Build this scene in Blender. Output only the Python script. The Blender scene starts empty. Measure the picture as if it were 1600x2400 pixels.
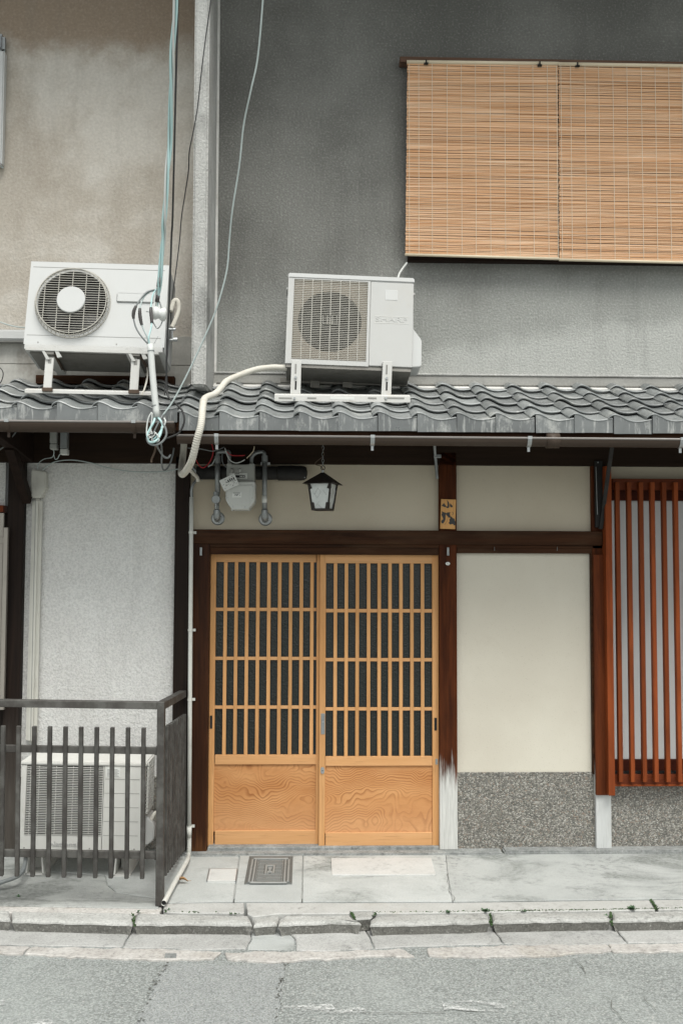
import bpy, bmesh, math, random
from mathutils import Vector, Matrix, noise as mnoise
random.seed(7)
S = bpy.context.scene
COL = S.collection
# ------------------------------------------------------------------ camera
F, PITCH, YAW, ROLL = 2333.0, 0.0576967, 0.0300713, 0.00347497
CAM = Vector((0.0, -6.1, 1.688))
cp, sp, cy, sy, cr, sr_ = math.cos(PITCH), math.sin(PITCH), math.cos(YAW), math.sin(YAW), math.cos(ROLL), math.sin(ROLL)
FWD = Vector((sy*cp, cy*cp, sp)); RT0 = Vector((cy, -sy, 0)); UP0 = RT0.cross(FWD)
RT = cr*RT0 + sr_*UP0; UP = cr*UP0 - sr_*RT0
cam = bpy.data.cameras.new('camera'); camo = bpy.data.objects.new('camera', cam); COL.objects.link(camo)
cam.sensor_fit = 'VERTICAL'; cam.sensor_height = 36.0; cam.sensor_width = 24.0
cam.lens = F/2400*36.0; cam.clip_start = 0.05; cam.clip_end = 400
camo.matrix_world = Matrix(((RT.x, UP.x, -FWD.x, CAM.x), (RT.y, UP.y, -FWD.y, CAM.y), (RT.z, UP.z, -FWD.z, CAM.z), (0, 0, 0, 1)))
S.camera = camo
# ------------------------------------------------------------------ light
SUN_EL, SUN_AZ = math.radians(62), math.radians(166)      # azimuth: where the light comes from, seen from +y clockwise
w = bpy.data.worlds.new('World'); S.world = w; w.use_nodes = True
nt = w.node_tree; nt.nodes.clear()
sky = nt.nodes.new('ShaderNodeTexSky'); sky.sky_type = 'NISHITA'; sky.sun_disc = False
sky.sun_elevation = SUN_EL; sky.sun_rotation = SUN_AZ; sky.air_density = 1.0; sky.dust_density = 3.0; sky.ozone_density = 1.0
hs = nt.nodes.new('ShaderNodeHueSaturation'); hs.inputs['Saturation'].default_value = 0.22
bg = nt.nodes.new('ShaderNodeBackground'); bg.inputs['Strength'].default_value = 0.095
ow = nt.nodes.new('ShaderNodeOutputWorld')
nt.links.new(sky.outputs[0], hs.inputs['Color']); tint = nt.nodes.new('ShaderNodeMix'); tint.data_type = 'RGBA'; tint.blend_type = 'MULTIPLY'; tint.inputs[0].default_value = 1; tint.inputs[7].default_value = (.985, 1.0, .965, 1)
nt.links.new(hs.outputs[0], tint.inputs[6]); nt.links.new(tint.outputs[2], bg.inputs[0]); nt.links.new(bg.outputs[0], ow.inputs[0])
sl = bpy.data.lights.new('sun', 'SUN'); sl.energy = 1.5; sl.angle = math.radians(34); sl.color = (1.0, 0.985, 0.94)
so = bpy.data.objects.new('sun', sl); COL.objects.link(so)
sd = Vector((math.sin(SUN_AZ)*math.cos(SUN_EL), math.cos(SUN_AZ)*math.cos(SUN_EL), math.sin(SUN_EL)))
so.rotation_euler = sd.to_track_quat('Z', 'Y').to_euler(); so.location = (0, -4, 9)
S.view_settings.view_transform = 'Standard'; S.view_settings.look = 'None'
S.view_settings.exposure = 1.02; S.view_settings.gamma = 1.0; S.view_settings.use_curve_mapping = False
S.cycles.max_bounces = 8; S.cycles.diffuse_bounces = 4; S.cycles.use_denoising = True
# ------------------------------------------------------------------ helpers
def ray(px, py): return RT*((px-800)/F) - UP*((py-1200)/F) + FWD
def P(px, py, Y):
    d = ray(px, py); return CAM + d*((Y-CAM.y)/d.y)
def G(px, py, z):
    d = ray(px, py); return CAM + d*((z-CAM.z)/d.z)
W = {}
def wpos(o): return W.get(o.name, Vector((0, 0, 0)))
def props(o, label=None, cat=None, group=None, kind=None):
    if label: o['label'] = label
    if cat: o['category'] = cat
    if group: o['group'] = group
    if kind: o['kind'] = kind
    return o
def empty(name, loc, parent=None, mat4=None, **k):
    o = bpy.data.objects.new(name, None); COL.objects.link(o); o.empty_display_size = .1
    loc = Vector(loc)
    if parent: o.parent = parent; o.location = loc - wpos(parent)
    elif mat4 is not None: o.matrix_world = mat4
    else: o.location = loc
    W[o.name] = loc if mat4 is None else Vector((0, 0, 0))
    return props(o, **k)
class MB:
    def __init__(s): s.v = []; s.f = []
    def add(s, vs, fs):
        n = len(s.v); s.v += [Vector(v) for v in vs]; s.f += [[i+n for i in f] for f in fs]; return s
    def box(s, x0, x1, y0, y1, z0, z1):
        if x0 > x1: x0, x1 = x1, x0
        if y0 > y1: y0, y1 = y1, y0
        if z0 > z1: z0, z1 = z1, z0
        return s.add([(x0,y0,z0),(x1,y0,z0),(x1,y1,z0),(x0,y1,z0),(x0,y0,z1),(x1,y0,z1),(x1,y1,z1),(x0,y1,z1)],
                     [(0,3,2,1),(4,5,6,7),(0,1,5,4),(1,2,6,5),(2,3,7,6),(3,0,4,7)])
    def fb(s, px0, py0, px1, py1, Yf, Yb):      # facade box from its front outline in the photograph
        a, b, c, d = P(px0,py0,Yf), P(px1,py0,Yf), P(px1,py1,Yf), P(px0,py1,Yf)
        return s.box((a.x+d.x)/2, (b.x+c.x)/2, Yf, Yb, (c.z+d.z)/2, (a.z+b.z)/2)
    def hexa(s, f4, b4):                        # front TL TR BR BL, back TL TR BR BL
        return s.add(list(f4)+list(b4), [(3,2,1,0),(4,5,6,7),(0,1,5,4),(1,2,6,5),(2,3,7,6),(3,0,4,7)])
    def bar(s, p, q, w_, h_, up=(0,0,1)):       # box beam from p to q
        p, q = Vector(p), Vector(q); d = (q-p).normalized(); up = Vector(up)
        if abs(d.dot(up)) > .95: up = Vector((0,1,0))
        a = d.cross(up).normalized()*(w_/2); b = a.cross(d).normalized()*(h_/2)
        return s.hexa([p-a+b, p+a+b, p+a-b, p-a-b], [q-a+b, q+a+b, q+a-b, q-a-b])
    def tube(s, pts, r, n=8, res=0, caps=True, rfun=None):
        pts = [Vector(p) for p in pts]
        if res: pts = smooth(pts, res)
        m = len(pts); t0 = (pts[1]-pts[0]).normalized(); up = Vector((0,0,1))
        if abs(t0.dot(up)) > .9: up = Vector((1,0,0))
        a = t0.cross(up).normalized(); rings = []
        for i, p in enumerate(pts):
            t = (pts[min(i+1,m-1)]-pts[max(i-1,0)])
            if t.length < 1e-9: t = t0
            t = t.normalized(); a = (a - t*a.dot(t)).normalized(); b = t.cross(a)
            rr = rfun(i/(m-1)) if rfun else r
            rings.append([p + a*(rr*math.cos(k*2*math.pi/n)) + b*(rr*math.sin(k*2*math.pi/n)) for k in range(n)])
        base = len(s.v); s.v += [q for g in rings for q in g]
        for i in range(m-1):
            for k in range(n):
                s.f.append([base+i*n+k, base+i*n+(k+1)%n, base+(i+1)*n+(k+1)%n, base+(i+1)*n+k])
        if caps:
            s.f.append([base+k for k in reversed(range(n))]); s.f.append([base+(m-1)*n+k for k in range(n)])
        return s
    def disc(s, c, axis, r, h_, n=32, r2=None):   # short cylinder / cone frustum from c along axis
        c, axis = Vector(c), Vector(axis).normalized()
        return s.tube([c, c+axis*h_], r, n, rfun=(lambda t: r+(r2-r)*t) if r2 is not None else None)
    def prism(s, poly, off):                     # planar polygon + its offset copy
        poly = [Vector(p) for p in poly]; off = Vector(off); n = len(poly)
        return s.add(poly+[p+off for p in poly], [list(range(n)), [2*n-1-i for i in range(n)]] + [[(i+1)%n, i, n+i, n+(i+1)%n] for i in range(n)])
def smooth(pts, k):
    out = []; n = len(pts)
    for i in range(n-1):
        p0, p1, p2, p3 = pts[max(i-1,0)], pts[i], pts[i+1], pts[min(i+2,n-1)]
        for j in range(k):
            t = j/k
            out.append(.5*((2*p1)+(p2-p0)*t+(2*p0-5*p1+4*p2-p3)*t*t+(3*p1-p0-3*p2+p3)*t**3))
    out.append(pts[-1]); return out
def build(name, mb, mat, parent=None, bevel=0, smooth_=False, local=False, seg=1, jit=0, **k):
    me = bpy.data.meshes.new(name)
    v = mb.v
    lo = Vector((min(q.x for q in v), min(q.y for q in v), min(q.z for q in v))); hi = Vector((max(q.x for q in v), max(q.y for q in v), max(q.z for q in v)))
    o0 = Vector(((lo.x+hi.x)/2, (lo.y+hi.y)/2, lo.z))
    me.from_pydata([tuple(q-o0) for q in v], [], mb.f); me.update()
    bm = bmesh.new(); bm.from_mesh(me)
    bmesh.ops.recalc_face_normals(bm, faces=bm.faces)
    if bevel:
        es = [e for e in bm.edges if len(e.link_faces) == 2 and e.calc_face_angle(0) > .5]
        bmesh.ops.bevel(bm, geom=es, offset=bevel, segments=seg, affect='EDGES', clamp_overlap=True)
    if jit:
        for q in bm.verts:
            wv = q.co+o0; q.co += Vector(mnoise.noise_vector(wv*9.0))*jit + Vector(mnoise.noise_vector(wv*38.0))*jit*.5
    bm.to_mesh(me); bm.free()
    if smooth_:
        for p in me.polygons: p.use_smooth = True
    if isinstance(mat, (list, tuple)):
        for q in mat: me.materials.append(q)
    else: me.materials.append(mat)
    o = bpy.data.objects.new(name, me); COL.objects.link(o)
    if parent: o.parent = parent; o.location = o0 if local else o0 - wpos(parent)
    else: o.location = o0
    W[o.name] = o0
    return props(o, **k)
# ------------------------------------------------------------------ materials
class N:
    def __init__(s, name):
        s.m = bpy.data.materials.new(name); s.m.use_nodes = True; s.t = s.m.node_tree; s.t.nodes.clear()
        s.out = s.n('ShaderNodeOutputMaterial'); s.b = s.n('ShaderNodeBsdfPrincipled'); s.l(s.b.outputs[0], s.out.inputs[0])
        s.pos = s.n('ShaderNodeNewGeometry').outputs['Position']; s.h = None
    def n(s, t, **k):
        q = s.t.nodes.new(t)
        for a, b in k.items(): setattr(q, a, b)
        return q
    def l(s, a, b): s.t.links.new(a, b)
    def mp(s, sc=(1,1,1), rot=(0,0,0), src=None):
        q = s.n('ShaderNodeMapping'); q.inputs['Scale'].default_value = sc; q.inputs['Rotation'].default_value = rot
        s.l(src or s.pos, q.inputs['Vector']); return q.outputs[0]
    def noise(s, scale, detail=4, rough=.55, sc=(1,1,1), dist=0, src=None):
        q = s.n('ShaderNodeTexNoise'); q.inputs['Scale'].default_value = scale; q.inputs['Detail'].default_value = detail
        q.inputs['Roughness'].default_value = rough; q.inputs['Distortion'].default_value = dist
        s.l(s.mp(sc, src=src), q.inputs['Vector']); return q.outputs['Fac']
    def vor(s, scale, out='Distance', sc=(1,1,1), feat='F1'):
        q = s.n('ShaderNodeTexVoronoi', feature=feat); q.inputs['Scale'].default_value = scale
        s.l(s.mp(sc), q.inputs['Vector']); return q.outputs[out]
    def mr(s, v, a, b, c=0, d=1, sm=False):
        q = s.n('ShaderNodeMapRange'); q.inputs['From Min'].default_value = a; q.inputs['From Max'].default_value = b
        q.inputs['To Min'].default_value = c; q.inputs['To Max'].default_value = d
        if sm: q.interpolation_type = 'SMOOTHSTEP'
        s.l(v, q.inputs['Value']); return q.outputs[0]
    def ma(s, op, a, b=None):
        q = s.n('ShaderNodeMath', operation=op)
        for i, x in enumerate((a, b)):
            if x is None: continue
            if hasattr(x, 'links'): s.l(x, q.inputs[i])
            else: q.inputs[i].default_value = x
        return q.outputs[0]
    def mix(s, f, a, b, bt='MIX'):
        q = s.n('ShaderNodeMix', data_type='RGBA', blend_type=bt)
        for i, x in ((0, f), (6, a), (7, b)):
            if hasattr(x, 'links'): s.l(x, q.inputs[i])
            elif i == 0: q.inputs[0].default_value = x
            else: q.inputs[i].default_value = (*x, 1) if len(x) == 3 else x
        return q.outputs[2]
    def rnd(s): return s.n('ShaderNodeObjectInfo').outputs['Random']
    def xyz(s):
        q = s.n('ShaderNodeSeparateXYZ'); s.l(s.pos, q.inputs[0]); return q.outputs
    def vary(s, col, amt):           # per-object lightness
        q = s.n('ShaderNodeHueSaturation'); s.l(col, q.inputs['Color']) if hasattr(col, 'links') else None
        if not hasattr(col, 'links'): q.inputs['Color'].default_value = (*col, 1)
        s.l(s.mr(s.rnd(), 0, 1, 1-amt, 1+amt), q.inputs['Value']); return q.outputs[0]
    def bump(s, h, strength, dist):
        q = s.n('ShaderNodeBump'); q.inputs['Strength'].default_value = strength; q.inputs['Distance'].default_value = dist
        s.l(h, q.inputs['Height'])
        if s.h: s.l(s.h, q.inputs['Normal'])
        s.h = q.outputs[0]
    def fin(s, col, rough=.7, metal=0, spec=.4):
        if hasattr(col, 'links'): s.l(col, s.b.inputs['Base Color'])
        else: s.b.inputs['Base Color'].default_value = (*col, 1)
        if hasattr(rough, 'links'): s.l(rough, s.b.inputs['Roughness'])
        else: s.b.inputs['Roughness'].default_value = rough
        s.b.inputs['Metallic'].default_value = metal; s.b.inputs['Specular IOR Level'].default_value = spec
        if s.h: s.l(s.h, s.b.inputs['Normal'])
        return s.m
def stucco(name, c1, c2, big=1.3, ramp=(.35,.65), grain=75, gs=.6, gd=.006, c3=None, c3s=.6, speck=.18, squash=(1,1,1), tone_zone=None):
    q = N(name)
    col = q.mix(q.mr(q.noise(big, 6, .6, squash), *ramp, sm=True), c1, c2)
    if c3: col = q.mix(q.mr(q.noise(c3s, 5, .65, (1.3,1,.8)), .52, .72, 0, .8, True), col, c3)
    if tone_zone:                            # zone of another tone with a ragged slanting edge: (z top, z bottom, slope, colour)
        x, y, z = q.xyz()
        e = q.ma('ADD', q.ma('ADD', z, q.ma('MULTIPLY', x, -tone_zone[2])), q.ma('MULTIPLY', q.ma('SUBTRACT', q.noise(1.3, 6, .65), .5), .9))
        col = q.mix(q.mr(e, tone_zone[0], tone_zone[1], 0, 1, True), col, tone_zone[3])
        if len(tone_zone) > 4: e = q.ma('ADD', q.ma('ADD', z, q.ma('MULTIPLY', x, -.16)), q.ma('MULTIPLY', q.ma('SUBTRACT', q.noise(2.6, 6, .7), .5), .35))
        if len(tone_zone) > 4: col = q.mix(q.mr(e, 3.0, 2.84, 0, .8, True), col, (.47,.475,.45))  # pale diagonal patch: reflected light painted into the wall colour
    st = q.noise(1.0, 5, .7, (7,1,.7)); col = q.mix(q.mr(st, .52, .78, 0, .28), col, tuple(x*.55 for x in c1))
    g = q.noise(grain, 3, .65)
    col = q.mix(q.mr(g, .3, .62, speck, 0), col, (.02,.02,.018))
    col = q.mix(q.mr(g, .55, .75, 0, speck*.7), col, (.75,.74,.7))
    q.bump(g, gs, gd); q.bump(q.noise(grain*.5, 2), gs*.2, gd)
    return q.fin(col, .92, spec=.15)
def wood(name, c1, c2, axis='z', c3=None, rough=.6, amt=.08, dens=1.0, wear=None, bumpy=.25):
    q = N(name); a, b = 1.6*dens, 34*dens
    sc = {'x': (a,b,b), 'y': (b,a,b), 'z': (b,b,a)}[axis]
    g = q.noise(1.0, 5, .6, sc, .4); f = q.noise(4.0, 3, .6, sc)
    col = q.mix(q.mr(g, .3, .7), c1, c2)
    col = q.mix(q.mr(f, .55, .8, 0, .45), col, tuple(x*.35 for x in c1))
    if c3: col = q.mix(q.mr(q.noise(1.7, 4, .6, tuple(x**.5 for x in sc)), .5, .75, 0, .7), col, c3)
    col = q.vary(col, amt)
    if wear:                            # bare weathered foot of the post: (z high, z low, colour)
        zz = q.ma('ADD', q.xyz()[2], q.ma('MULTIPLY', q.ma('SUBTRACT', q.noise(1.0, 4, .7, (45,45,3.0)), .5), .55))
        m = q.mr(zz, wear[0], wear[1], 0, 1, True)
        pale = q.mix(q.mr(f, .35, .75, 0, .65), wear[2], tuple(x*.55 for x in wear[2]))
        col = q.mix(m, col, pale)
    q.bump(f, bumpy, .0012)
    return q.fin(col, rough, spec=.08)
def plain(name, c, rough=.5, metal=0, dirt=.25, dirtc=(.12,.105,.085), ds=5, bmp=0, spec=.45, rnd=0, ramp=(.5,.78)):
    q = N(name)
    col = q.mix(q.mr(q.noise(ds, 6, .65), ramp[0], ramp[1], 0, dirt, True), c, dirtc)
    col = q.mix(q.mr(q.noise(ds*9, 3, .6, (1,1,.35)), .55, .8, 0, dirt*.5), col, dirtc)
    if rnd: col = q.vary(col, rnd)
    if bmp: q.bump(q.noise(120, 3), bmp, .001)
    return q.fin(col, q.mr(q.noise(ds*3, 4), .3, .7, max(rough-.1,.02), min(rough+.12,1)), metal, spec)
m_wall_l = stucco('beige_stucco', (.455,.41,.35), (.575,.54,.485), 1.4, (.40,.58), 62, .75, .006, c3=(.33,.28,.225), c3s=.75, speck=.14, tone_zone=(4.86,5.12,.02,(.31,.245,.185)))
m_wall_r = stucco('charcoal_stucco', (.143,.142,.131), (.218,.217,.201), .9, (.35,.65), 78, .9, .006, speck=.24, tone_zone=(3.75,2.95,.12,(.33,.336,.315),1))  # lower wall paler: partly faded paint, partly brighter light put into the colour
m_wing = stucco('grey_roughcast', (.43,.425,.405), (.53,.53,.51), 2.0, (.35,.65), 70, .9, .008, c3=(.2,.2,.19), c3s=2.2, speck=.2)
m_rough = stucco('pale_roughcast', (.71,.70,.675), (.77,.765,.74), 1.6, (.35,.65), 92, 1.0, .007, speck=.26)
m_panelgrey = stucco('painted_board', (.40,.39,.36), (.50,.49,.455), 2.0, (.35,.65), 60, .35, .003, c3=(.22,.2,.17), c3s=2.0, speck=.1, squash=(.5,1,3))
m_band = stucco('cement_band', (.30,.295,.275), (.38,.375,.35), 2.2, (.35,.65), 80, .4, .003, c3=(.2,.19,.17), speck=.14)
m_mortar = stucco('white_mortar', (.62,.61,.58), (.72,.71,.68), 4, (.35,.65), 60, .4, .003, c3=(.4,.38,.34), c3s=3, speck=.08)
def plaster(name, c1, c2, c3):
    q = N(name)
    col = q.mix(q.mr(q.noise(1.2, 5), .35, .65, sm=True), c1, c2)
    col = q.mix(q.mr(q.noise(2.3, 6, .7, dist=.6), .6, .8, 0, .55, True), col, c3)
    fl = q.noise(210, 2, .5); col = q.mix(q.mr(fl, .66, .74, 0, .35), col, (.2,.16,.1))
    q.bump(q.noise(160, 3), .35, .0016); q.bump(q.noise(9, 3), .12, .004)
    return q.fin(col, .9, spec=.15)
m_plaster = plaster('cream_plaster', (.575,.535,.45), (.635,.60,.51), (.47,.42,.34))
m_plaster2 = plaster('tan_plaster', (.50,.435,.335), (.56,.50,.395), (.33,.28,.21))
def pebble(name):
    q = N(name)
    v = q.n('ShaderNodeTexVoronoi', feature='F1'); v.inputs['Scale'].default_value = 135; q.l(q.mp((1,1,1)), v.inputs['Vector'])
    sx = q.n('ShaderNodeSeparateColor'); q.l(v.outputs['Color'], sx.inputs[0])
    r = q.n('ShaderNodeValToRGB'); r.color_ramp.interpolation = 'CONSTANT'; q.l(sx.outputs[0], r.inputs[0])
    cs = [(0,(.04,.04,.037)),(.20,(.13,.13,.118)),(.4,(.26,.245,.21)),(.58,(.38,.365,.325)),(.76,(.52,.505,.465)),(.87,(.26,.185,.135)),(.93,(.08,.09,.08))]
    while len(r.color_ramp.elements) < len(cs): r.color_ramp.elements.new(.5)
    for e, (p_, c_) in zip(r.color_ramp.elements, cs): e.position = p_; e.color = (*c_, 1)
    d = v.outputs['Distance']
    col = q.mix(q.mr(d, .45, .75, 0, .85), r.outputs[0], (.13,.12,.105))
    col = q.mix(q.mr(q.noise(3, 5, .65), .5, .75, 0, .35), col, (.12,.105,.085))
    q.bump(q.mr(d, 0, .7, 1, 0), .8, .004)
    return q.fin(q.mix(.28, col, (.26,.25,.22)), .6, spec=.4)
m_pebble = pebble('washed_pebbles')
def concrete(name, c1, c2, stain, big=1.2, sa=.75, sr=(.52,.72), grain=130, speck=.2, bmp=.35):
    q = N(name)
    col = q.mix(q.mr(q.noise(big*2.2, 7, .65), .35, .65), c1, c2)
    col = q.mix(q.mr(q.noise(big, 6, .62, (1,1.8,1), .5), sr[0], sr[1], 0, sa, True), col, q.mix(q.mr(q.noise(40, 5, .7), .38, .58), stain, tuple(x*1.7 for x in stain)))
    st = q.noise(26, 5, .7, (1,1,1)); col = q.mix(q.ma('MULTIPLY', q.mr(st, .5, .72, 0, .75), q.mr(q.noise(big*1.3, 4), .48, .66, 0, 1)), col, tuple(x*.5 for x in stain))
    g = q.noise(grain, 3, .7); col = q.mix(q.mr(g, .28, .5, speck, 0), col, (.05,.05,.045)); col = q.mix(q.mr(g, .58, .75, 0, speck), col, (.7,.7,.66))
    col = q.vary(col, .06)
    q.bump(g, bmp, .0025); q.bump(q.noise(14, 4), .2, .006)
    return q.fin(col, .85, spec=.25)
m_pave = concrete('pavement_concrete', (.37,.385,.373), (.45,.465,.45), (.17,.18,.17), 1.3, .85, (.50,.64))
m_pave_l = concrete('pavement_concrete_dark', (.29,.30,.288), (.37,.38,.363), (.14,.146,.138), 1.8, .85, (.47,.62))
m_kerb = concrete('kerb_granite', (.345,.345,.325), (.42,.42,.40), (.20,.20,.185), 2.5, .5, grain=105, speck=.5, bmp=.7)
m_kface = concrete('kerb_face_granite', (.17,.165,.15), (.23,.225,.205), (.09,.088,.078), 3, .5, grain=95, speck=.6, bmp=.9)  # darker than the tops: grime plus painted shade
m_edge = concrete('edging_concrete', (.395,.395,.375), (.45,.45,.43), (.26,.24,.21), 2.5, .5, grain=120, speck=.25)
m_gutter = concrete('gutter_concrete', (.34,.34,.325), (.42,.42,.405), (.22,.22,.21), 2.2, .6, grain=110, speck=.4, bmp=.6)
m_strip = concrete('cement_strip', (.38,.36,.335), (.48,.465,.44), (.26,.24,.21), 4, .6, grain=70, speck=.45, bmp=.8)
m_slab = concrete('pale_stone', (.47,.47,.45), (.53,.53,.51), (.40,.40,.38), 2.5, .4, grain=110, speck=.15)
m_fdn = concrete('sill_cement', (.2,.21,.205), (.32,.33,.32), (.12,.125,.12), 5, .7, grain=80, speck=.4, bmp=.9)
def asphalt(name, base, amp=.28, sc=125):
    q = N(name)
    v = q.n('ShaderNodeTexVoronoi', feature='F1'); v.inputs['Scale'].default_value = sc; q.l(q.mp((1,1,1)), v.inputs['Vector'])
    sx = q.n('ShaderNodeSeparateColor'); q.l(v.outputs['Color'], sx.inputs[0])
    col = q.mix(q.mr(sx.outputs[0], 0, 1, 0, 1), tuple(x*(1-amp) for x in base), tuple(x*(1+amp) for x in base))
    col = q.mix(q.mr(sx.outputs[1], .93, .96, 0, .7), col, (.42,.42,.40))
    col = q.mix(q.mr(v.outputs['Distance'], .5, .8, 0, .7), col, tuple(x*.45 for x in base))
    pit = q.noise(34, 5, .7, (1,1.5,1)); col = q.mix(q.ma('MULTIPLY', q.mr(pit, .55, .68, 0, .6), q.mr(q.noise(2.1, 4, .6), .38, .66)), col, tuple(x*.48 for x in base))
    col = q.mix(q.mr(q.noise(1.1, 6, .65, dist=.4), .45, .7, 0, .4, True), col, tuple(x*1.35 for x in base))
    q.bump(q.mr(v.outputs['Distance'], 0, .8, 1, 0), .8, .003); q.bump(pit, .25, .005); q.bump(q.noise(7, 4), .25, .008)
    return q.fin(col, .82, spec=.3)
m_asph = asphalt('old_asphalt', (.275,.292,.28))
m_asph2 = asphalt('smooth_asphalt', (.30,.315,.308), .18, 150)
m_crack = plain('crack_dirt', (.11,.112,.10), .95, dirt=.3, dirtc=(.08,.09,.05), ds=20)
def paintmark():
    q = N('worn_white_paint'); col = q.mix(q.noise(40, 4), (.62,.63,.61), (.45,.46,.45)); q.fin(col, .8)
    tr = q.n('ShaderNodeBsdfTransparent'); mx = q.n('ShaderNodeMixShader')
    f = q.ma('MULTIPLY', q.mr(q.noise(55, 5, .75), .40, .56), q.mr(q.noise(4.5, 4, .6, (1,2.5,1)), .40, .56))
    q.l(f, mx.inputs[0]); q.l(tr.outputs[0], mx.inputs[1]); q.l(q.b.outputs[0], mx.inputs[2]); q.l(mx.outputs[0], q.out.inputs[0])
    return q.m
m_mark = paintmark()
def tilemat(name, k, drip):
    q = N(name)
    col = q.mix(q.mr(q.noise(5, 6, .65), .3, .7), tuple(x*k for x in (.14,.151,.150)), tuple(x*k for x in (.225,.238,.235)))
    col = q.vary(col, .32)
    col = q.mix(q.mr(q.noise(9, 6, .7, (1,1,1), .6), .57, .7, 0, .6, True), col, (.10,.105,.105))
    col = q.mix(q.mr(q.noise(6.5, 7, .72, (1,1,.7)), .555, .64, 0, .62), col, (.42,.425,.40))
    col = q.mix(q.mr(q.noise(48, 4, .65, (1,1,.16)), .54, .70, 0, drip), col, (.40,.405,.385))
    q.bump(q.noise(70, 3), .2, .0015)
    return q.fin(col, q.mr(q.noise(11, 4), .3, .7, .24, .46), spec=1.0)
m_tile = tilemat('smoked_roof_tile', 1.0, .3); m_tilef = tilemat('shaded_weathered_tile_front', .62, .8)  # front copy darkened to imitate shade, plus heavier weathered run marks
m_dark = wood('black_brown_beam', (.022,.014,.010), (.034,.021,.014), 'x', rough=.7)
m_darkv = wood('black_brown_post', (.015,.010,.008), (.026,.016,.012), 'z', rough=.65)
m_beam = wood('old_brown_beam', (.020,.009,.005), (.066,.027,.012), 'x', c3=(.08,.045,.025), rough=.6, dens=.9)
m_post = wood('red_brown_post', (.036,.010,.004), (.115,.032,.010), 'z', c3=(.024,.009,.005), rough=.6, wear=(.56,.36,(.60,.60,.57)))
m_postl = wood('brown_door_post', (.020,.009,.006), (.058,.022,.010), 'z', c3=(.014,.008,.006), rough=.5, wear=(.16,-.25,(.2,.09,.035)))
m_lpost = wood('left_brown_post', (.012,.009,.008), (.026,.017,.013), 'z', rough=.55, wear=(.95,.2,(.085,.075,.065)))
m_red = wood('stained_lattice', (.16,.038,.013), (.285,.068,.020), 'z', c3=(.10,.028,.011), rough=.55, amt=.22)
m_redp = wood('stained_post_cladding', (.075,.020,.008), (.165,.042,.013), 'z', c3=(.04,.012,.007), rough=.5)
m_redh = wood('stained_rail', (.115,.028,.012), (.19,.045,.017), 'x', c3=(.06,.018,.010), rough=.45)
m_redd = wood('stained_frame', (.055,.014,.010), (.085,.022,.012), 'x', rough=.5)
m_pale = wood('bare_weathered_wood', (.50,.51,.50), (.58,.59,.575), 'z', c3=(.40,.40,.385), rough=.85)
m_door = wood('door_cypress', (.56,.29,.115), (.66,.365,.165), 'z', c3=(.48,.23,.085), rough=.5, dens=.8, amt=.10, bumpy=.1)
m_doorh = wood('door_cypress_rail', (.58,.31,.135), (.66,.375,.18), 'x', rough=.5, dens=.8, amt=.05, bumpy=.1)
m_bar = wood('blind_mount_wood', (.10,.06,.042), (.17,.105,.075), 'x', rough=.7)
def kick():
    q = N('door_kick_panel'); x, y, z = q.xyz()
    n1 = q.noise(1.0, 1, .4, (3.2,3,5.0), .3); n2 = q.noise(1.0, 0, .4, (19,3,5))
    v = q.ma('ADD', q.ma('ADD', q.ma('MULTIPLY', n1, 21.0), q.ma('MULTIPLY', z, 46.0)), q.ma('MULTIPLY', n2, 2.6))
    s_ = q.ma('FRACT', v)
    ln = q.mr(s_, .45, .93, 0, 1)
    ln = q.ma('MULTIPLY', ln, q.mr(s_, .93, 1.0, 1, 0))
    pres = q.mr(q.noise(1.0, 3, .5, (2.5,2,6)), .34, .58, .15, .8)
    col = q.mix(q.mr(q.noise(2.5, 5, .6, (1,1,3)), .35, .65), (.50,.225,.080), (.60,.31,.128))
    col = q.mix(q.ma('MULTIPLY', ln, pres), col, (.25,.08,.02))
    col = q.mix(q.mr(z, .30, .08, 0, .45), col, (.62,.36,.19))
    col = q.mix(q.mr(q.noise(70, 3, .6, (1,1,4)), .5, .75, 0, .25), col, (.35,.15,.05))
    return q.fin(col, .55, spec=.3)
m_kick = kick()
def glassmat():
    q = N('patterned_dark_glass')
    q.bump(q.noise(95, 2, .5), .9, .004); q.bump(q.noise(38, 2), .5, .004)
    return q.fin((.016,.019,.017), .14, spec=.4)
m_glass = glassmat()
def frosted():
    q = N('frosted_window_glass'); col = q.mix(q.mr(q.noise(1.5, 3), .35, .65), (.72,.75,.75), (.80,.83,.83))
    return q.fin(col, .28, spec=.6)
m_frost = frosted()
m_white = plain('white_enamel', (.515,.52,.51), .38, dirt=.16, dirtc=(.45,.42,.37), ds=3)
m_white2 = plain('warm_white_enamel', (.455,.455,.44), .42, dirt=.2, dirtc=(.42,.39,.33), ds=3)
m_white3 = plain('aged_white_enamel', (.62,.615,.58), .5, dirt=.3, dirtc=(.35,.33,.28), ds=4)
m_ivory = plain('cream_plastic', (.55,.48,.40), .6, dirt=.3)
m_grille = plain('grille_wire', (.43,.415,.37), .5, dirt=.2, dirtc=(.35,.3,.24), ds=9)
m_seam = plain('panel_seam', (.25,.245,.23), .7, dirt=.2)
m_black = plain('dark_interior', (.012,.012,.012), .8, dirt=.2)
m_fan = plain('fan_blade_plastic', (.02,.02,.02), .5, dirt=.3)
m_under = plain('galvanised_base', (.22,.21,.19), .55, .3, dirt=.6, dirtc=(.09,.075,.06), ds=7)
m_brktw = plain('white_bracket_paint', (.56,.555,.53), .5, dirt=.3, dirtc=(.35,.25,.17), ds=6)
m_rust = plain('rusty_steel', (.10,.07,.05), .8, .2, dirt=.6, dirtc=(.05,.03,.02), ds=14)
m_galv = plain('galvanised_pipe', (.30,.315,.315), .42, .55, dirt=.45, dirtc=(.14,.14,.13), ds=16)
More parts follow.
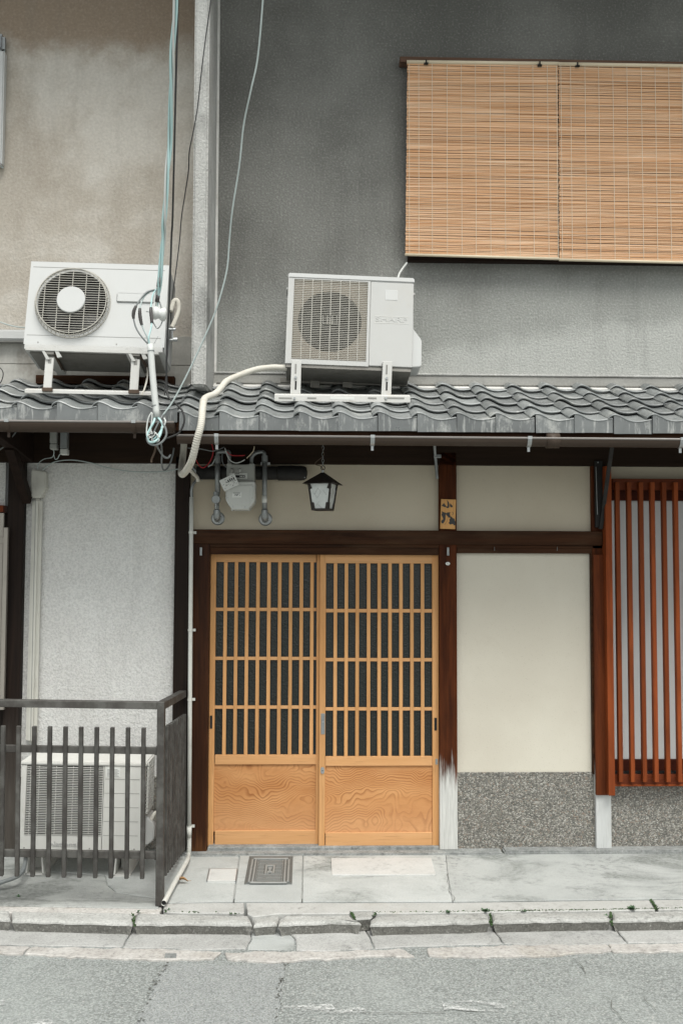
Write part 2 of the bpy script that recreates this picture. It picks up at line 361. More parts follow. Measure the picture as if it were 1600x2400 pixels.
m_zinc = plain('bright_zinc', (.40,.415,.415), .35, .6, dirt=.4, dirtc=(.25,.24,.22), ds=25)
m_gutb = plain('brown_gutter', (.056,.040,.030), .5, dirt=.35, dirtc=(.08,.062,.048), ds=7, spec=.2)
m_gutl = plain('gutter_rim', (.24,.22,.205), .4, dirt=.3)
m_fence = plain('weathered_metal_wood', (.040,.036,.032), .6, 0, dirt=.75, dirtc=(.095,.094,.086), ds=11, bmp=.3, rnd=.22, ramp=(.38,.66))
m_pvc = plain('grey_white_pipe', (.62,.625,.58), .5, dirt=.25, ds=6)
m_duct = plain('beige_duct', (.58,.57,.515), .5, dirt=.25, ds=4)
m_pvcw = plain('white_conduit', (.57,.585,.565), .45, dirt=.15)
m_hose = plain('wrapped_hose', (.58,.555,.49), .75, dirt=.4, dirtc=(.33,.29,.22), ds=12, bmp=.4)
m_aqua = plain('aqua_cable', (.46,.66,.655), .5, dirt=.2, dirtc=(.5,.55,.55))
m_greycab = plain('grey_cable', (.19,.205,.205), .5, dirt=.2)
m_palecab = plain('pale_cable', (.42,.48,.47), .5, dirt=.2)
m_blk = plain('black_cable', (.022,.022,.022), .5, dirt=.1)
m_redw = plain('red_wire', (.45,.02,.03), .45, dirt=.1)
m_tape = plain('black_tape', (.055,.05,.048), .4, dirt=.4, dirtc=(.25,.24,.23), ds=60)
m_porc = plain('porcelain', (.70,.71,.69), .2, dirt=.1)
m_meter = plain('meter_enamel', (.52,.53,.50), .5, dirt=.25, ds=9)
m_meterd = plain('meter_dark_enamel', (.33,.335,.31), .55, dirt=.3, ds=9)
m_paper = plain('label_paper', (.66,.67,.64), .7, dirt=.15)
m_ink = plain('print_ink', (.05,.05,.05), .7, dirt=.1)
m_iron = plain('lantern_iron', (.022,.017,.014), .5, .3, dirt=.3, dirtc=(.05,.03,.02), ds=25)
m_bmetal = plain('black_metal', (.014,.013,.012), .7, 0, dirt=.2)
def lampglass():
    q = N('frosted_lamp_glass'); z = q.xyz()
    col = q.mix(q.mr(q.noise(30, 4), .35, .65), (.60,.63,.61), (.70,.72,.70)); q.b.inputs['Transmission Weight'].default_value = .15
    return q.fin(col, .35, spec=.6)
m_lampg = lampglass()
m_sign = wood('signboard_wood', (.55,.29,.105), (.62,.35,.14), 'z', rough=.6, bumpy=.1)
m_cast = plain('cast_iron_cover', (.105,.113,.109), .55, 0, dirt=.5, dirtc=(.07,.075,.07), ds=14, bmp=.5)
m_castw = plain('worn_cast_iron', (.25,.26,.25), .5, 0, dirt=.6, dirtc=(.10,.105,.10), ds=22)
m_lid = plain('white_resin_lid', (.52,.52,.50), .6, dirt=.3, ds=10)
m_leafd = plain('dry_leaf', (.30,.17,.07), .8, dirt=.5, ds=60)
m_weed = plain('weed_leaf', (.05,.10,.045), .6, dirt=.5, dirtc=(.04,.085,.03), ds=40)
m_moss = plain('moss', (.045,.085,.03), .95, dirt=.6, dirtc=(.09,.065,.03), ds=18)
m_alu = plain('aluminium_grille', (.36,.33,.29), .4, .5, dirt=.4)
def slatmat(name):
    q = N(name); x, y, z = q.xyz()
    a = q.noise(1.0, 2, .5, (1.1, 1, 260)); b = q.noise(1.0, 2, .5, (3.5, 1, 700))
    col = q.mix(q.mr(a, .38, .62), (.56,.285,.125), (.81,.57,.38))
    col = q.mix(q.mr(b, .56, .74, 0, .5), col, (.34,.15,.06))
    col = q.mix(q.mr(q.noise(1.0, 2, .5, (2.2,1,180)), .60, .72, 0, .6), col, (.86,.76,.62))
    k = q.noise(1.0, 1, .5, (42,1,520)); col = q.mix(q.mr(k, .77, .81, 0, .6), col, (.05,.03,.015))
    return q.fin(col, .5, spec=.4)
m_slat = slatmat('bamboo_slats')
m_bam = plain('pale_bamboo', (.66,.57,.42), .45, dirt=.3, dirtc=(.45,.33,.18), ds=8)
m_cord = plain('blind_cord', (.66,.58,.46), .8, dirt=.1)
# ------------------------------------------------------------------ ground
ZG = -0.066                                   # street level at the kerb
road = build('road', MB().add([(-40,-12,ZG-.006),(40,-12,ZG-.006),(40,-1.30,ZG-.006),(-40,-1.30,ZG-.006)], [(0,1,2,3)]), m_asph, kind='structure')
build('ground', MB().add([(-60,-60,-.30),(60,-60,-.30),(60,60,-.30),(-60,60,-.30)], [(0,1,2,3)]), m_asph, kind='structure')
def edgy(poly, step=.03, amp=.006):
    out = []
    for i, a in enumerate(poly):
        b = poly[(i+1) % len(poly)]; n = max(1, int((b-a).length/step))
        for k in range(n):
            p = a.lerp(b, k/n)
            if k: p = p + Vector((mnoise.noise(p*23)+.5*mnoise.noise(p*71), mnoise.noise(p*23+Vector((9,3,1)))+.5*mnoise.noise(p*71+Vector((9,3,1))), 0))*amp
            out.append(p)
    return out
def far(pxs): return [((a+1500, b-26) if a >= 1700 else (a-1200, b-26) if a <= -200 else (a, b)) for a, b in pxs]    # runs on past the picture edges
def slab(name, pxs, z, th, mat, parent, bevel=.004, amp=.004, **k):
    pxs = far(pxs)
    poly = edgy([G(a, b, z) for a, b in pxs], amp=amp)
    return build(name, MB().prism(poly, (0,0,-th)), mat, parent, bevel=bevel, **k)
slab('asphalt_patch', [(388,2256),(530,2262),(668,2257),(648,2440),(300,2440)], ZG-.002, .01, m_asph2, road, bevel=0, amp=.012)
def pits(pxs, z, spread, mat, parent, n):
    pts = [G(a, b, z) for a, b in pxs]; pts = smooth(pts, 12); mb = MB()
    for k in range(n):
        i = random.randrange(len(pts)-1); p_ = pts[i].lerp(pts[i+1], random.random())
        p_ = p_ + Vector((mnoise.noise(p_*12)*.014+random.gauss(0, spread), random.gauss(0, spread*.5), 0)); r_ = random.uniform(.0015,.0058); m_ = 6; a0 = random.random()*6
        mb.add([p_+Vector((math.cos(a0+q*6.283/m_)*r_*random.uniform(.6,1.5), math.sin(a0+q*6.283/m_)*r_*random.uniform(.5,1.2), 0)) for q in range(m_)], [list(range(m_))])
    return build('crack', mb, mat, parent, kind='stuff')
def strip(name, pxs, z, wd, mat, parent, amp=.010):
    pts = [G(a, b, z) for a, b in pxs]; out = []
    for a, b in zip(pts, pts[1:]):
        n = max(2, int((b-a).length/.025))
        out += [a.lerp(b, k/n) for k in range(n)]
    out.append(pts[-1]); mb = MB(); L = []; R_ = []
    for i, p in enumerate(out):
        t = (out[min(i+1,len(out)-1)]-out[max(i-1,0)]).normalized(); nrm = Vector((-t.y, t.x, 0))
        p = p + nrm*mnoise.noise(p*14)*amp*2
        ww = wd*(.35+1.1*abs(mnoise.noise(p*31+Vector((5,5,5)))))
        L.append(p+nrm*ww); R_.append(p-nrm*ww)
    n = len(L); mb.add(L+R_, [(i, i+1, n+i+1, n+i) for i in range(n-1) if not (name == 'crack' and parent is road and mnoise.noise(out[i]*7+Vector((2,8,1))) > .12)])
    return build(name, mb, mat, parent)
pits([(392,2256),(370,2290),(345,2345),(318,2420)], ZG+.0015, .008, m_crack, road, 70)
pits([(670,2254),(660,2300),(656,2345),(645,2420)], ZG+.0015, .008, m_crack, road, 60)
strip('crack', [(1340,2240),(1372,2280),(1392,2306),(1425,2345),(1475,2410)], ZG+.002, .0024, m_crack, road)
strip('crack', [(850,2374),(950,2372),(1080,2371),(1250,2375)], ZG+.002, .0025, m_crack, road)
strip('crack', [(1500,2330),(1540,2370),(1560,2410)], ZG+.002, .002, m_crack, road)
for pxs in ([(664,2357),(775,2352),(790,2368),(850,2356),(862,2374),(664,2378)], [(1035,2350),(1100,2344),(1180,2352),(1188,2372),(1040,2366)],
            [(-10,2344),(14,2343),(10,2356),(-10,2356)], [(-10,2390),(120,2388),(130,2404),(-10,2410)]):
    build('road_marking', MB().add([G(a, b, ZG+.001) for a, b in pxs], [list(range(len(pxs)))]), m_mark, road)
# pavement, in its cast bays
pave = empty('pavement', (0,-.5,0), kind='structure')
slab('paving_slab', [(-260,1960),(246,2052),(250,2075),(272,2090),(375,2104),(372,2128),(-300,2122)], -.006, .1, m_pave_l, pave, .003, .004)
slab('paving_slab', [(-260,1958),(404,1985),(559,2005),(546,2112),(395,2116),(376,2106),(274,2091),(253,2075),(250,2056),(246,2051)], -.004, .1, m_pave, pave, .003, .003)
slab('paving_slab', [(562,2005),(709,2005),(706,2112.5),(549,2112)], 0, .1, m_pave, pave, .003, .003)
slab('paving_slab', [(711,2003),(1044,2001),(1047.5,2045),(1059,2112),(709,2112.5)], -.002, .1, m_pave, pave, .003, .003)
slab('paving_slab', [(1045,2001),(1760,1993),(1830,2103),(1600,2105.5),(1059.6,2112),(1048,2045)], -.0015, .1, m_pave, pave, .003, .004)
slab('stone_slab', [(776,2011),(1010,2010),(1021,2049.5),(777.5,2049.5)], .005, .03, m_slab, pave, .002, .001)
slab('pavement_base', [(-300,1950),(1800,1950),(1900,2128),(-400,2136)], -.010, .2, m_pave_l, pave, 0, 0)
strip('crack', [(1047,2046),(1052,2065),(1050,2078),(1058,2095),(1061,2112)], .003, .0022, m_crack, pave)
strip('crack', [(-10,2103),(120,2110),(240,2111),(378,2113)], .0, .0028, m_crack, pave)
# edging row between pavement and kerb
edge = empty('edging', (0,-1,0), kind='structure')
slab('edging_stone', [(-300,2130),(20,2138),(310,2142),(376,2142),(380,2119),(-300,2118)], -.012, .09, m_strip, edge, .004, .008)
slab('edging_stone', [(384,2117),(572,2116),(572,2139.5),(420,2139),(384,2136)], -.002, .09, m_edge, edge, .004, .004)
slab('edging_stone', [(577,2116),(1060,2116),(1300,2112.5),(1520,2109.5),(1534,2132),(1300,2135),(1100,2138),(880,2140),(872,2134),(826,2134),(818,2140),(650,2141),(592,2148),(580,2141)], 0, .09, m_edge, edge, .004, .003)
slab('edging_stone', [(1526,2109.3),(1800,2105),(1830,2128),(1541,2131.5)], 0, .09, m_edge, edge, .004, .003)
# kerb stones: trodden tops, rough faces darkened for grime and for shade from the top light
kerb = empty('kerb', (0,-1.15,0), kind='structure')
def kstone(pxs, z=-.004, name='kerb_stone', bev=1.0, amp=.006):
    pxs = far(pxs); poly = edgy([G(a, b-(5.5 if b > 2153 else 0), z) for a, b in pxs], .04, amp); n = len(poly)
    if sum(poly[i].x*poly[(i+1)%n].y-poly[(i+1)%n].x*poly[i].y for i in range(n)) < 0: poly.reverse()
    nr = []
    for i in range(n):
        t = (poly[(i+1)%n]-poly[i-1]).normalized(); nr.append(Vector((-t.y, t.x, 0)))      # towards the inside
    rings = []
    for ins, dz in ((.024,0),(.010,-.003),(.002,-.010),(0,-.017),(.003,-.020),(.020,-.070),(.028,-.13)):
        ring = []
        for p_, q_ in zip(poly, nr):
            k = p_ + q_*ins*bev + Vector((0,0,dz*min(bev,1)+(0 if dz > -.05 else 0)))
            k += Vector((0,0,1))*mnoise.noise(p_*15)*.005 + Vector(mnoise.noise_vector(k*40))*.0022
            ring.append(k)
        rings.append(ring)
    mb = MB(); mb.v = [q for g in rings for q in g]; mb.f = [list(range(n))]
    for a in range(len(rings)-1): mb.f += [[a*n+i, (a+1)*n+i, (a+1)*n+(i+1)%n, a*n+(i+1)%n] for i in range(n)]
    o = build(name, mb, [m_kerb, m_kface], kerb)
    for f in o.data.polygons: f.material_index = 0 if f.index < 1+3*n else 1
    return o
kstone([(-280,2124),(24,2133),(26,2158),(-280,2150)])
kstone([(29,2134),(160,2136),(318,2139),(311,2168),(29,2160)])
kstone([(322,2138),(420,2141),(582,2144),(591,2168),(315,2167)])
kstone([(593,2150),(650,2144),(655,2147),(649,2168),(594,2172)], -.010)
kstone([(654,2152),(668,2145),(820,2142),(830,2152),(846,2166),(800,2164),(652,2169)], -.004)
kstone([(828,2136),(872,2136),(879,2140),(869,2150),(868,2156),(832,2158)], .002, bev=.5)
kstone([(868,2158),(880,2145),(930,2142),(1140,2139.5),(1147,2162),(1100,2165),(866,2170)])
kstone([(1152,2139),(1425,2136),(1429,2158),(1154,2163.5)])
kstone([(1434,2136),(1800,2128),(1830,2150),(1434,2160)])
build('kerb_bed', MB().prism([G(a, b, -.06) for a, b in far(((-300,2138),(800,2156),(1860,2132),(1860,2152),(800,2170),(-300,2160)))], (0,0,-.1)), m_crack, kerb)
# gutter slabs along the kerb
gut = empty('street_gutter', (0,-1.35,ZG), kind='structure')
def gslab(pxs, z=ZG, mat=None, name='gutter_slab', amp=.006): return slab(name, pxs, z, .06, mat or m_gutter, gut, .004, amp)
gslab([(-300,2150),(27,2162),(312,2172),(306,2182),(286,2218),(60,2214),(-300,2200)])
gslab([(315,2172),(590,2174),(588,2200),(576,2222),(430,2226),(412,2221),(289,2220)])
gslab([(593,2174),(660,2174),(690,2200),(690,2226),(580,2226),(580,2220),(590,2201)], ZG-.004, m_pave)
gslab([(663,2174),(850,2174),(862,2190),(874,2222),(750,2228),(694,2226),(694,2200)])
gslab([(853,2174),(1150,2172),(1178,2211),(940,2218),(878,2222),(866,2192)])
gslab([(1153,2172),(1430,2168),(1468,2210),(1300,2216),(1181,2211)])
gslab([(1433,2168),(1860,2150),(1890,2196),(1471,2209)])
def gstrip(pxs, z=ZG+.004, amp=.022): return slab('cement_strip', pxs, z, .05, m_strip, gut, .004, amp)
gstrip([(-300,2204),(60,2217),(72,2218),(55,2234),(-300,2222)])
gstrip([(74,2219),(286,2222),(410,2225),(520,2230),(500,2246),(390,2249),(200,2242),(58,2235)])
gstrip([(527,2231),(690,2229),(872,2226),(935,2222),(972,2240),(880,2240),(668,2252),(550,2250)])
gstrip([(1000,2222),(1180,2215),(1420,2212),(1432,2226),(1300,2238),(1120,2243),(1005,2238)], amp=.02)
gstrip([(1424,2212),(1480,2212),(1880,2200),(1900,2222),(1438,2231)])
build('gutter_bed', MB().prism([G(a, b, ZG-.012) for a, b in far(((-320,2148),(800,2172),(1900,2146),(1910,2224),(800,2250),(-320,2226)))], (0,0,-.1)), m_asph2, gut)
build('brick_chip', MB().prism([G(a, b, ZG+.010) for a, b in ((388,2234),(414,2234),(413,2242),(386,2242))], (0,0,-.02)), m_fdn, gut)
# ------------------------------------------------------------------ tiled eaves
SL = .43; TH = math.atan(SL); TW = .2133; TL_ = .178; TT = .016
def prof(u):
    ks = [(-.030,.016),(-.018,.030),(0,.038),(.018,.0375),(.045,.026),(.075,.010),(.105,.0015),(.135,0),(.165,.003),(.195,.009),(TW-.004,.012)]
    if u <= ks[0][0]: return ks[0][1]
    for (a, ha), (b, hb) in zip(ks, ks[1:]):
        if u <= b: return ha+(hb-ha)*(u-a)/(b-a)
    return ks[-1][1]
US = [-.030,-.022,-.012,0,.012,.026,.042,.058,.075,.092,.11,.135,.16,.185,TW-.004]
def tilemesh(name, eave=False, th=TH):
    mb = MB(); n = len(US); L = TL_+.03
    top0 = [(u, 0, prof(u)+TT+.006) for u in US]; top1 = [(u, L, prof(u)) for u in US]
    bot0 = [(u, .004, prof(u)+.0075) for u in US]
    rnd = [(u, -.004, prof(u)+TT+.001) for u in US]
    mb.add(top0+rnd+bot0+top1, [(i, i+1, 3*n+i+1, 3*n+i) for i in range(n-1)] + [(n+i, n+i+1, i+1, i) for i in range(n-1)] + [(2*n+i, 2*n+i+1, n+i+1, n+i) for i in range(n-1)]
           + [(0, 3*n, 2*n, n), (n-1, 2*n-1, 3*n-1, 4*n-1), ] + [(2*n+i+1, 2*n+i, 3*n+i, 3*n+i+1) for i in range(n-1)])
    if eave:                              # the hanging front plate of an eave tile
        s_, c_ = math.sin(th), math.cos(th); K = .066
        us = [u for u in US if u >= 0]+[TW-.0015]; a = []; b = []; c = []; d = []
        for u in us:
            h = prof(min(u, TW-.004))+TT+.003; drop = (h+K-TT)
            a.append((u, .001, h)); b.append((u, .001-drop*s_, h-drop*c_))
            c.append((u, .018, h-.004)); d.append((u, .018-drop*s_, h-drop*c_))
        m = len(us)
        nf0 = len(mb.f); mb.add(a+b+c+d, [(m+i, m+i+1, i+1, i) for i in range(m-1)] + [(2*m+i, 2*m+i+1, 3*m+i+1, 3*m+i) for i in range(m-1)] + [(m+i+1, m+i, 3*m+i, 3*m+i+1) for i in range(m-1)]
               + [(0, m, 3*m, 2*m), (m-1, 2*m-1, 4*m-1, 3*m-1)])
    me = bpy.data.meshes.new(name); me.from_pydata([tuple(q) for q in mb.v], [], mb.f)
    bm = bmesh.new(); bm.from_mesh(me); bmesh.ops.recalc_face_normals(bm, faces=bm.faces); bm.to_mesh(me); bm.free()
    me.materials.append(m_tile); me.materials.append(m_tilef)
    if eave:
        for f in me.polygons: f.material_index = 1 if nf0 <= f.index < nf0+m-1 else 0
    for p in me.polygons: p.use_smooth = True
    me.set_sharp_from_angle(angle=math.radians(38))
    return me
def eave_roof(parent, x0, x1, Ye, ze, slope, seam_x, rows):
    """tiled pent roof: Ye/ze is the trough of the eave tiles"""
    th = math.atan(slope); c_, s_ = math.cos(th), math.sin(th)
    zr = ze + (0.0-Ye)*slope
    base = MB().add([(x0,Ye+.03,ze-.045),(x1,Ye+.03,ze-.045),(x1,.06,zr-.02),(x0,.06,zr-.02),(x0,Ye+.03,ze-.02),(x1,Ye+.03,ze-.02),(x1,.06,zr+.004),(x0,.06,zr+.004)],
                    [(0,3,2,1),(4,5,6,7),(0,1,5,4),(1,2,6,5),(2,3,7,6),(3,0,4,7)])
    roof = build('roof', base, m_dark, parent)
    fm, em = tilemesh('roof_tile'), tilemesh('eave_tile', True, th)
    i0 = math.ceil((x0-seam_x)/TW-.3); i1 = math.floor((x1-seam_x)/TW-.7)
    for r in range(rows):
        for i in range(i0, i1+1):
            o = bpy.data.objects.new('eave_tile' if r == 0 else 'roof_tile', em if r == 0 else fm); COL.objects.link(o); o.parent = roof
            v = r*TL_ + random.uniform(-.004, .004)
            p = Vector((seam_x+i*TW+random.uniform(-.0025,.0025), Ye+v*c_, ze+v*s_ - TT*c_ + random.uniform(-.003,.003)))
            o.location = p-wpos(roof); o.rotation_euler = (th, 0, random.uniform(-.016,.016))
    for k in range(int((x1-x0)/.30)):
        x = x0+.10+k*.30
        build('rafter', MB().hexa([(x,Ye+.08,ze-.05),(x+.045,Ye+.08,ze-.05),(x+.045,Ye+.08,ze-.10),(x,Ye+.08,ze-.10)],
              [(x,-.02,zr-.04),(x+.045,-.02,zr-.04),(x+.045,-.02,zr-.09),(x,-.02,zr-.09)]), m_dark, roof)
    return roof
def rain_gutter(parent, pL, pR, r, brackets, Yc):
    """half-round gutter: pL, pR give the front rim"""
    mb = MB(); n = 12; rim = MB()
    a, b = Vector(pL), Vector(pR); prof_ = []
    for k in range(n+1):
        t = math.pi + math.pi*k/n; prof_.append((math.cos(t)*r, math.sin(t)*r*1.05))
    inner = [(x*.94, y*.94+.001) for x, y in prof_]
    for p_ in (a, b):
        for x, y in prof_: mb.v.append(Vector((p_.x, p_.y+r+x, p_.z+y)))
        for x, y in inner: mb.v.append(Vector((p_.x, p_.y+r+x, p_.z+y)))
    m = 2*(n+1)
    for k in range(n):
        mb.f.append([k, k+1, m+k+1, m+k]); mb.f.append([n+1+k+1, n+1+k, m+n+1+k, m+n+2+k])
    for s_ in (0, m):
        mb.f.append([s_+k for k in range(n+1)])
    g = build('rain_gutter', mb, m_gutb, parent, smooth_=False)
    build('gutter_rim', MB().tube([a+Vector((0,.002,.001)), b+Vector((0,.002,.001))], .0062, 8), m_gutl, g, smooth_=True)
    for px in brackets:
        t = px; c = a.lerp(b, t); s = MB(); pts = []
        for k in range(n+1):
            q = math.pi + math.pi*k/n*.62; pts.append((c.y+r+math.cos(q)*(r+.003), c.z+math.sin(q)*(r*1.05+.003)))
        pts = [(c.y+.004, c.z+.010)] + pts
        for (y0, z0), (y1, z1) in zip(pts, pts[1:]):
            s.hexa([(c.x-.011,y0,z0),(c.x+.011,y0,z0),(c.x+.011,y1,z1),(c.x-.011,y1,z1)], [(c.x-.011,y0+.004,z0+.001),(c.x+.011,y0+.004,z0+.001),(c.x+.011,y1+.004,z1+.001),(c.x-.011,y1+.004,z1+.001)])
        s.box(c.x-.007, c.x+.007, c.y+r*.9, c.y+r*.9+.004, c.z-r*1.05-.028, c.z-r*.9)
        build('gutter_bracket', s, m_zinc if parent.name == 'townhouse' else m_gutb, g)
        build('bracket_clip', MB().box(c.x-.012, c.x+.012, c.y-.007, c.y+.01, c.z-.006, c.z+.011), m_zinc, g, bevel=.001)
    return g
# ------------------------------------------------------------------ right house
XR = 5.6
Xmid = P(436,1400,0).x                         # party line
rh = empty('townhouse', (1.0,0,0), label='grey stuccoed wooden townhouse with sliding lattice door and tiled eave', cat='house')
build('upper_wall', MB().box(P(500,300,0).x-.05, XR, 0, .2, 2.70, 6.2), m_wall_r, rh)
YE, ZE = -.75, P(1200,986,-.75).z
seam = P(1162.5,1000,-.77).x
XL = P(421,1000,-.75).x
roof_r = eave_roof(rh, XL, XR, YE, ZE, SL, seam, 5)
zt = P(1200,882,-.025).z; zb = P(1200,904,-.03).z
build('cement_band', MB().box(Xmid+.02, XR, -.024, .01, zb, zt), m_band, rh, bevel=.006, jit=.001)
build('drip_bead', MB().box(Xmid+.12, XR, -.032, .01, zt, zt+.012), m_wing, rh, bevel=.004)
build('ridge_mortar', MB().hexa([(Xmid,-.075,2.835-.028),(XR,-.075,2.835-.028),(XR,-.075,2.74),(Xmid,-.075,2.74)], [(Xmid,.0,zb),(XR,.0,zb),(XR,.0,2.74),(Xmid,.0,2.74)]), m_mortar, rh, bevel=.004, jit=.004)
# eave board just under the tiles, deep beams on the wall
build('eave_board', MB().box(XL+.02, XR, YE+.02, YE+.05, ZE-.105, ZE-.06), m_beam, rh)
zpl = P(1000,1091,0).z
build('head_beam', MB().box(Xmid-.03, XR, -.045, .12, zpl, 2.78), m_dark, rh)
build('purlin', MB().box(XL, XR, YE+.17, YE+.23, ZE-.10, ZE-.04), m_dark, rh)
# posts
def post(name, px0, px1, pyt, pyb, mat, parent, Yf=-.045, Yb=.08, **k): return build(name, MB().fb(px0, pyt, px1, pyb, Yf, Yb), mat, parent, bevel=.003, **k)
post('door_post', 444, 488, 1260, 1996, m_postl, rh)
post('door_post', 1029, 1070.5, 1060, 1992, m_post, rh)
post('window_post', 1389, 1417, 1050, 1866, m_post, rh, -.04)
post('window_post_foot', 1396, 1432, 1860, 1989, m_pale, rh, -.043)
build('post_cladding', MB().fb(1393, 1300, 1421, 1864, -.062, -.0405), m_redp, rh, bevel=.002)
# beam over the door
build('lintel', MB().fb(448, 1243, 1412, 1276, -.058, .06), m_beam, rh, bevel=.004, jit=.0012)
build('lintel_strip', MB().fb(452, 1276, 1412, 1284, -.04, .05), m_beam, rh, bevel=.002)
build('door_head', MB().fb(486, 1283, 1030, 1300, -.03, .07), m_beam, rh, bevel=.002)
build('panel_frame', MB().fb(1070, 1284, 1392, 1297, -.032, .04), m_beam, rh, bevel=.002)
build('panel_frame', MB().fb(1386, 1296, 1396, 1815, -.036, .04), m_beam, rh, bevel=.002)
# plaster and pebble panels
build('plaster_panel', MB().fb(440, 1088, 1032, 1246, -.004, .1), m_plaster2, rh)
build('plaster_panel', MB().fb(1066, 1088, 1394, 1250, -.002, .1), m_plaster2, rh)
build('plaster_panel', MB().fb(1066, 1294, 1392, 1812, -.003, .1), m_plaster, rh)
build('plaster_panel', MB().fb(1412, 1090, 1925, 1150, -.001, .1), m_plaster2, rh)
build('pebble_panel', MB().fb(1066, 1810, 1400, 1996, -.012, .1), m_pebble, rh, bevel=.003)
build('pebble_panel', MB().fb(1428, 1830, 1925, 1990, -.010, .1), m_pebble, rh, bevel=.003)
build('foundation_strip', MB().box(Xmid+.0, P(1178,2000,-.09).x, -.105, .05, -.05, .010), m_fdn, rh, bevel=.008, seg=2, jit=.005)
build('foundation_strip', MB().box(P(1181,2000,-.09).x, XR, -.098, .05, -.05, .018), m_fdn, rh, bevel=.008, seg=2, jit=.005)
build('door_sill', MB().fb(486, 1985, 1030, 1999, -.03, .1), m_fdn, rh, bevel=.004, jit=.004)
build('back_wall', MB().box(-.75, XR, .35, .4, 0, 2.8), m_black, rh)
# ---- sliding doors
def D(zx, zy): return 440+zx*.40816, 1260+zy*.40816
def door(x0t, x0b, x1t, x1b, yt, yb, Yf, stl, str_, bars, mun, rail, lr, top, glassx0, label):
    cxp, cyp = D((x0b+x1b)/2, yb); d = empty('sliding_door', P(cxp, cyp, Yf), rh, label=label)
    def pb(zx0, zy0, zx1, zy1, Ya, Yb):
        a, b = D(zx0, zy0); c, e = D(zx1, zy1); return MB().fb(a, b, c, e, Ya, Yb)
    for (a, b, c, e) in ((x0t, x0b, x0t+stl, x0b+stl), (x1t-str_, x1b-str_, x1t, x1b)):
        pa, pb_, pc, pe = [P(*D(q, y), Yf) for q, y in ((a, yt), (c, yt), (e, yb), (b, yb))]
        xl, xr = (pa.x+pe.x)/2, (pb_.x+pc.x)/2
        build('stile', MB().box(xl, xr, Yf, Yf+.032, pe.z, pa.z), m_door, d, bevel=.002)
    xi0, xi1 = (x0t+x0b)/2+stl, (x1t+x1b)/2-str_
    build('rail', pb(xi0, yt, xi1, top, Yf+.001, Yf+.03), m_doorh, d, bevel=.002)
    build('rail', pb(xi0, rail[0], xi1, rail[1], Yf+.001, Yf+.03), m_doorh, d, bevel=.002)
    build('rail', pb(xi0, lr, xi1, yb, Yf+.001, Yf+.03), m_doorh, d, bevel=.002)
    build('kick_panel', pb(xi0-4, rail[1]-4, xi1+4, lr+4, Yf+.012, Yf+.022), m_kick, d)
    ys = [top]+[q for m in mun for q in m]+[rail[0]]
    for m in mun: build('muntin', pb(xi0, m[0], xi1, m[1], Yf+.007, Yf+.021), m_doorh, d, bevel=.001)
    for bx in bars:
        build('bar', pb(bx-10-(bx-640)*0, top, bx+10, rail[0], Yf+.003, Yf+.017), m_door, d, bevel=.001)
    for k in range(4): build('pane', pb(xi0-3, ys[2*k]-3, xi1+3, ys[2*k+1]+3, Yf+.0215, Yf+.0255), m_glass, d)
    return d
d1 = door(129, 111, 775, 768, 88, 1774, .036, 35, 34, [213,275,337,400,463,525,588,650,711], [(403,422),(685,703),(965,983)], (1248,1303), 1683, 141, 0, 'left leaf of the sliding door, set behind the right one')
d2 = door(760, 750, 1440, 1440, 94, 1780, -.002, 35, 37, [846,909,972,1037,1098,1160,1223,1286,1347], [(410,430),(692,711),(975,993)], (1257,1311), 1694, 148, 0, 'right leaf of the sliding door with lock and pull plate')
def dfb(zx0, zy0, zx1, zy1, Ya, Yb): return MB().fb(*D(zx0, zy0), *D(zx1, zy1), Ya, Yb)
build('pull_plate', dfb(764, 1010, 787, 1130, -.0045, .01), m_galv, d2, bevel=.001)
q = P(*D(776,1058), -.0045); build('screw', MB().disc(q, (0,-1,0), .006, .003, 12), m_zinc, d2)
q = P(*D(773,1336), -.003); lk = MB()
lk.prism([q+Vector((math.cos(t)*.011, 0, math.sin(t)*.013+(.007 if math.sin(t) > 0 else -.007))) for t in [k*math.pi/12 for k in range(24)]], (0,-.005,0))
lko = build('lock', lk, m_zinc, d2)
build('keyhole', MB().disc(q+Vector((0,-.005,-.002)), (0,-1,0), .0035, .0008, 10), m_black, d2)
build('finger_pull', dfb(1414, 1035, 1429, 1108, -.003, .0), m_black, d2); build('finger_pull', dfb(127, 1022, 141, 1097, .0348, .038), m_black, d1)
build('key_plate', dfb(1420, 1270, 1435, 1303, -.0035, .0), m_zinc, d2, bevel=.0008)
# ---- lattice window
lw = empty('lattice_window', P(1520,1842,-.05), rh)
build('side_board', MB().fb(1421, 1092, 1436, 1865, -.115, -.01), m_red, lw, bevel=.002)
for px in (1450.5,1478,1506,1533,1560.5,1588,1615.5,1643,1670,1697.5,1725,1752.5,1780,1807.5,1835,1862.5,1890):
    build('lattice_bar', MB().fb(px-4.9, 1130, px+4.9, 1833.5, -.115, -.078), m_red, lw, bevel=.0015)
build('top_rail', MB().fb(1434, 1123, 1905, 1149, -.076, -.03), m_redh, lw, bevel=.002)
build('bottom_rail', MB().fb(1434, 1815, 1905, 1840, -.076, -.012), m_redh, lw, bevel=.002)
build('sill_ledge', MB().fb(1434, 1838.5, 1905, 1842.5, -.083, -.0), m_red, lw, bevel=.001)
build('sash_rail', MB().fb(1420, 1148, 1905, 1174, -.022, .04), m_redd, lw)
build('sash_rail', MB().fb(1420, 1780, 1905, 1808, -.02, .04), m_redd, lw)
build('track', MB().fb(1434, 1808, 1905, 1815, -.05, .02), m_bmetal, lw)
build('window_pane', MB().fb(1420, 1168, 1905, 1784, .004, .012), m_frost, lw)
build('side_board', MB().fb(1903, 1092, 1918, 1865, -.115, -.01), m_red, lw, bevel=.002)
post('window_post', 1920, 1952, 1050, 1986, m_post, rh, -.04)
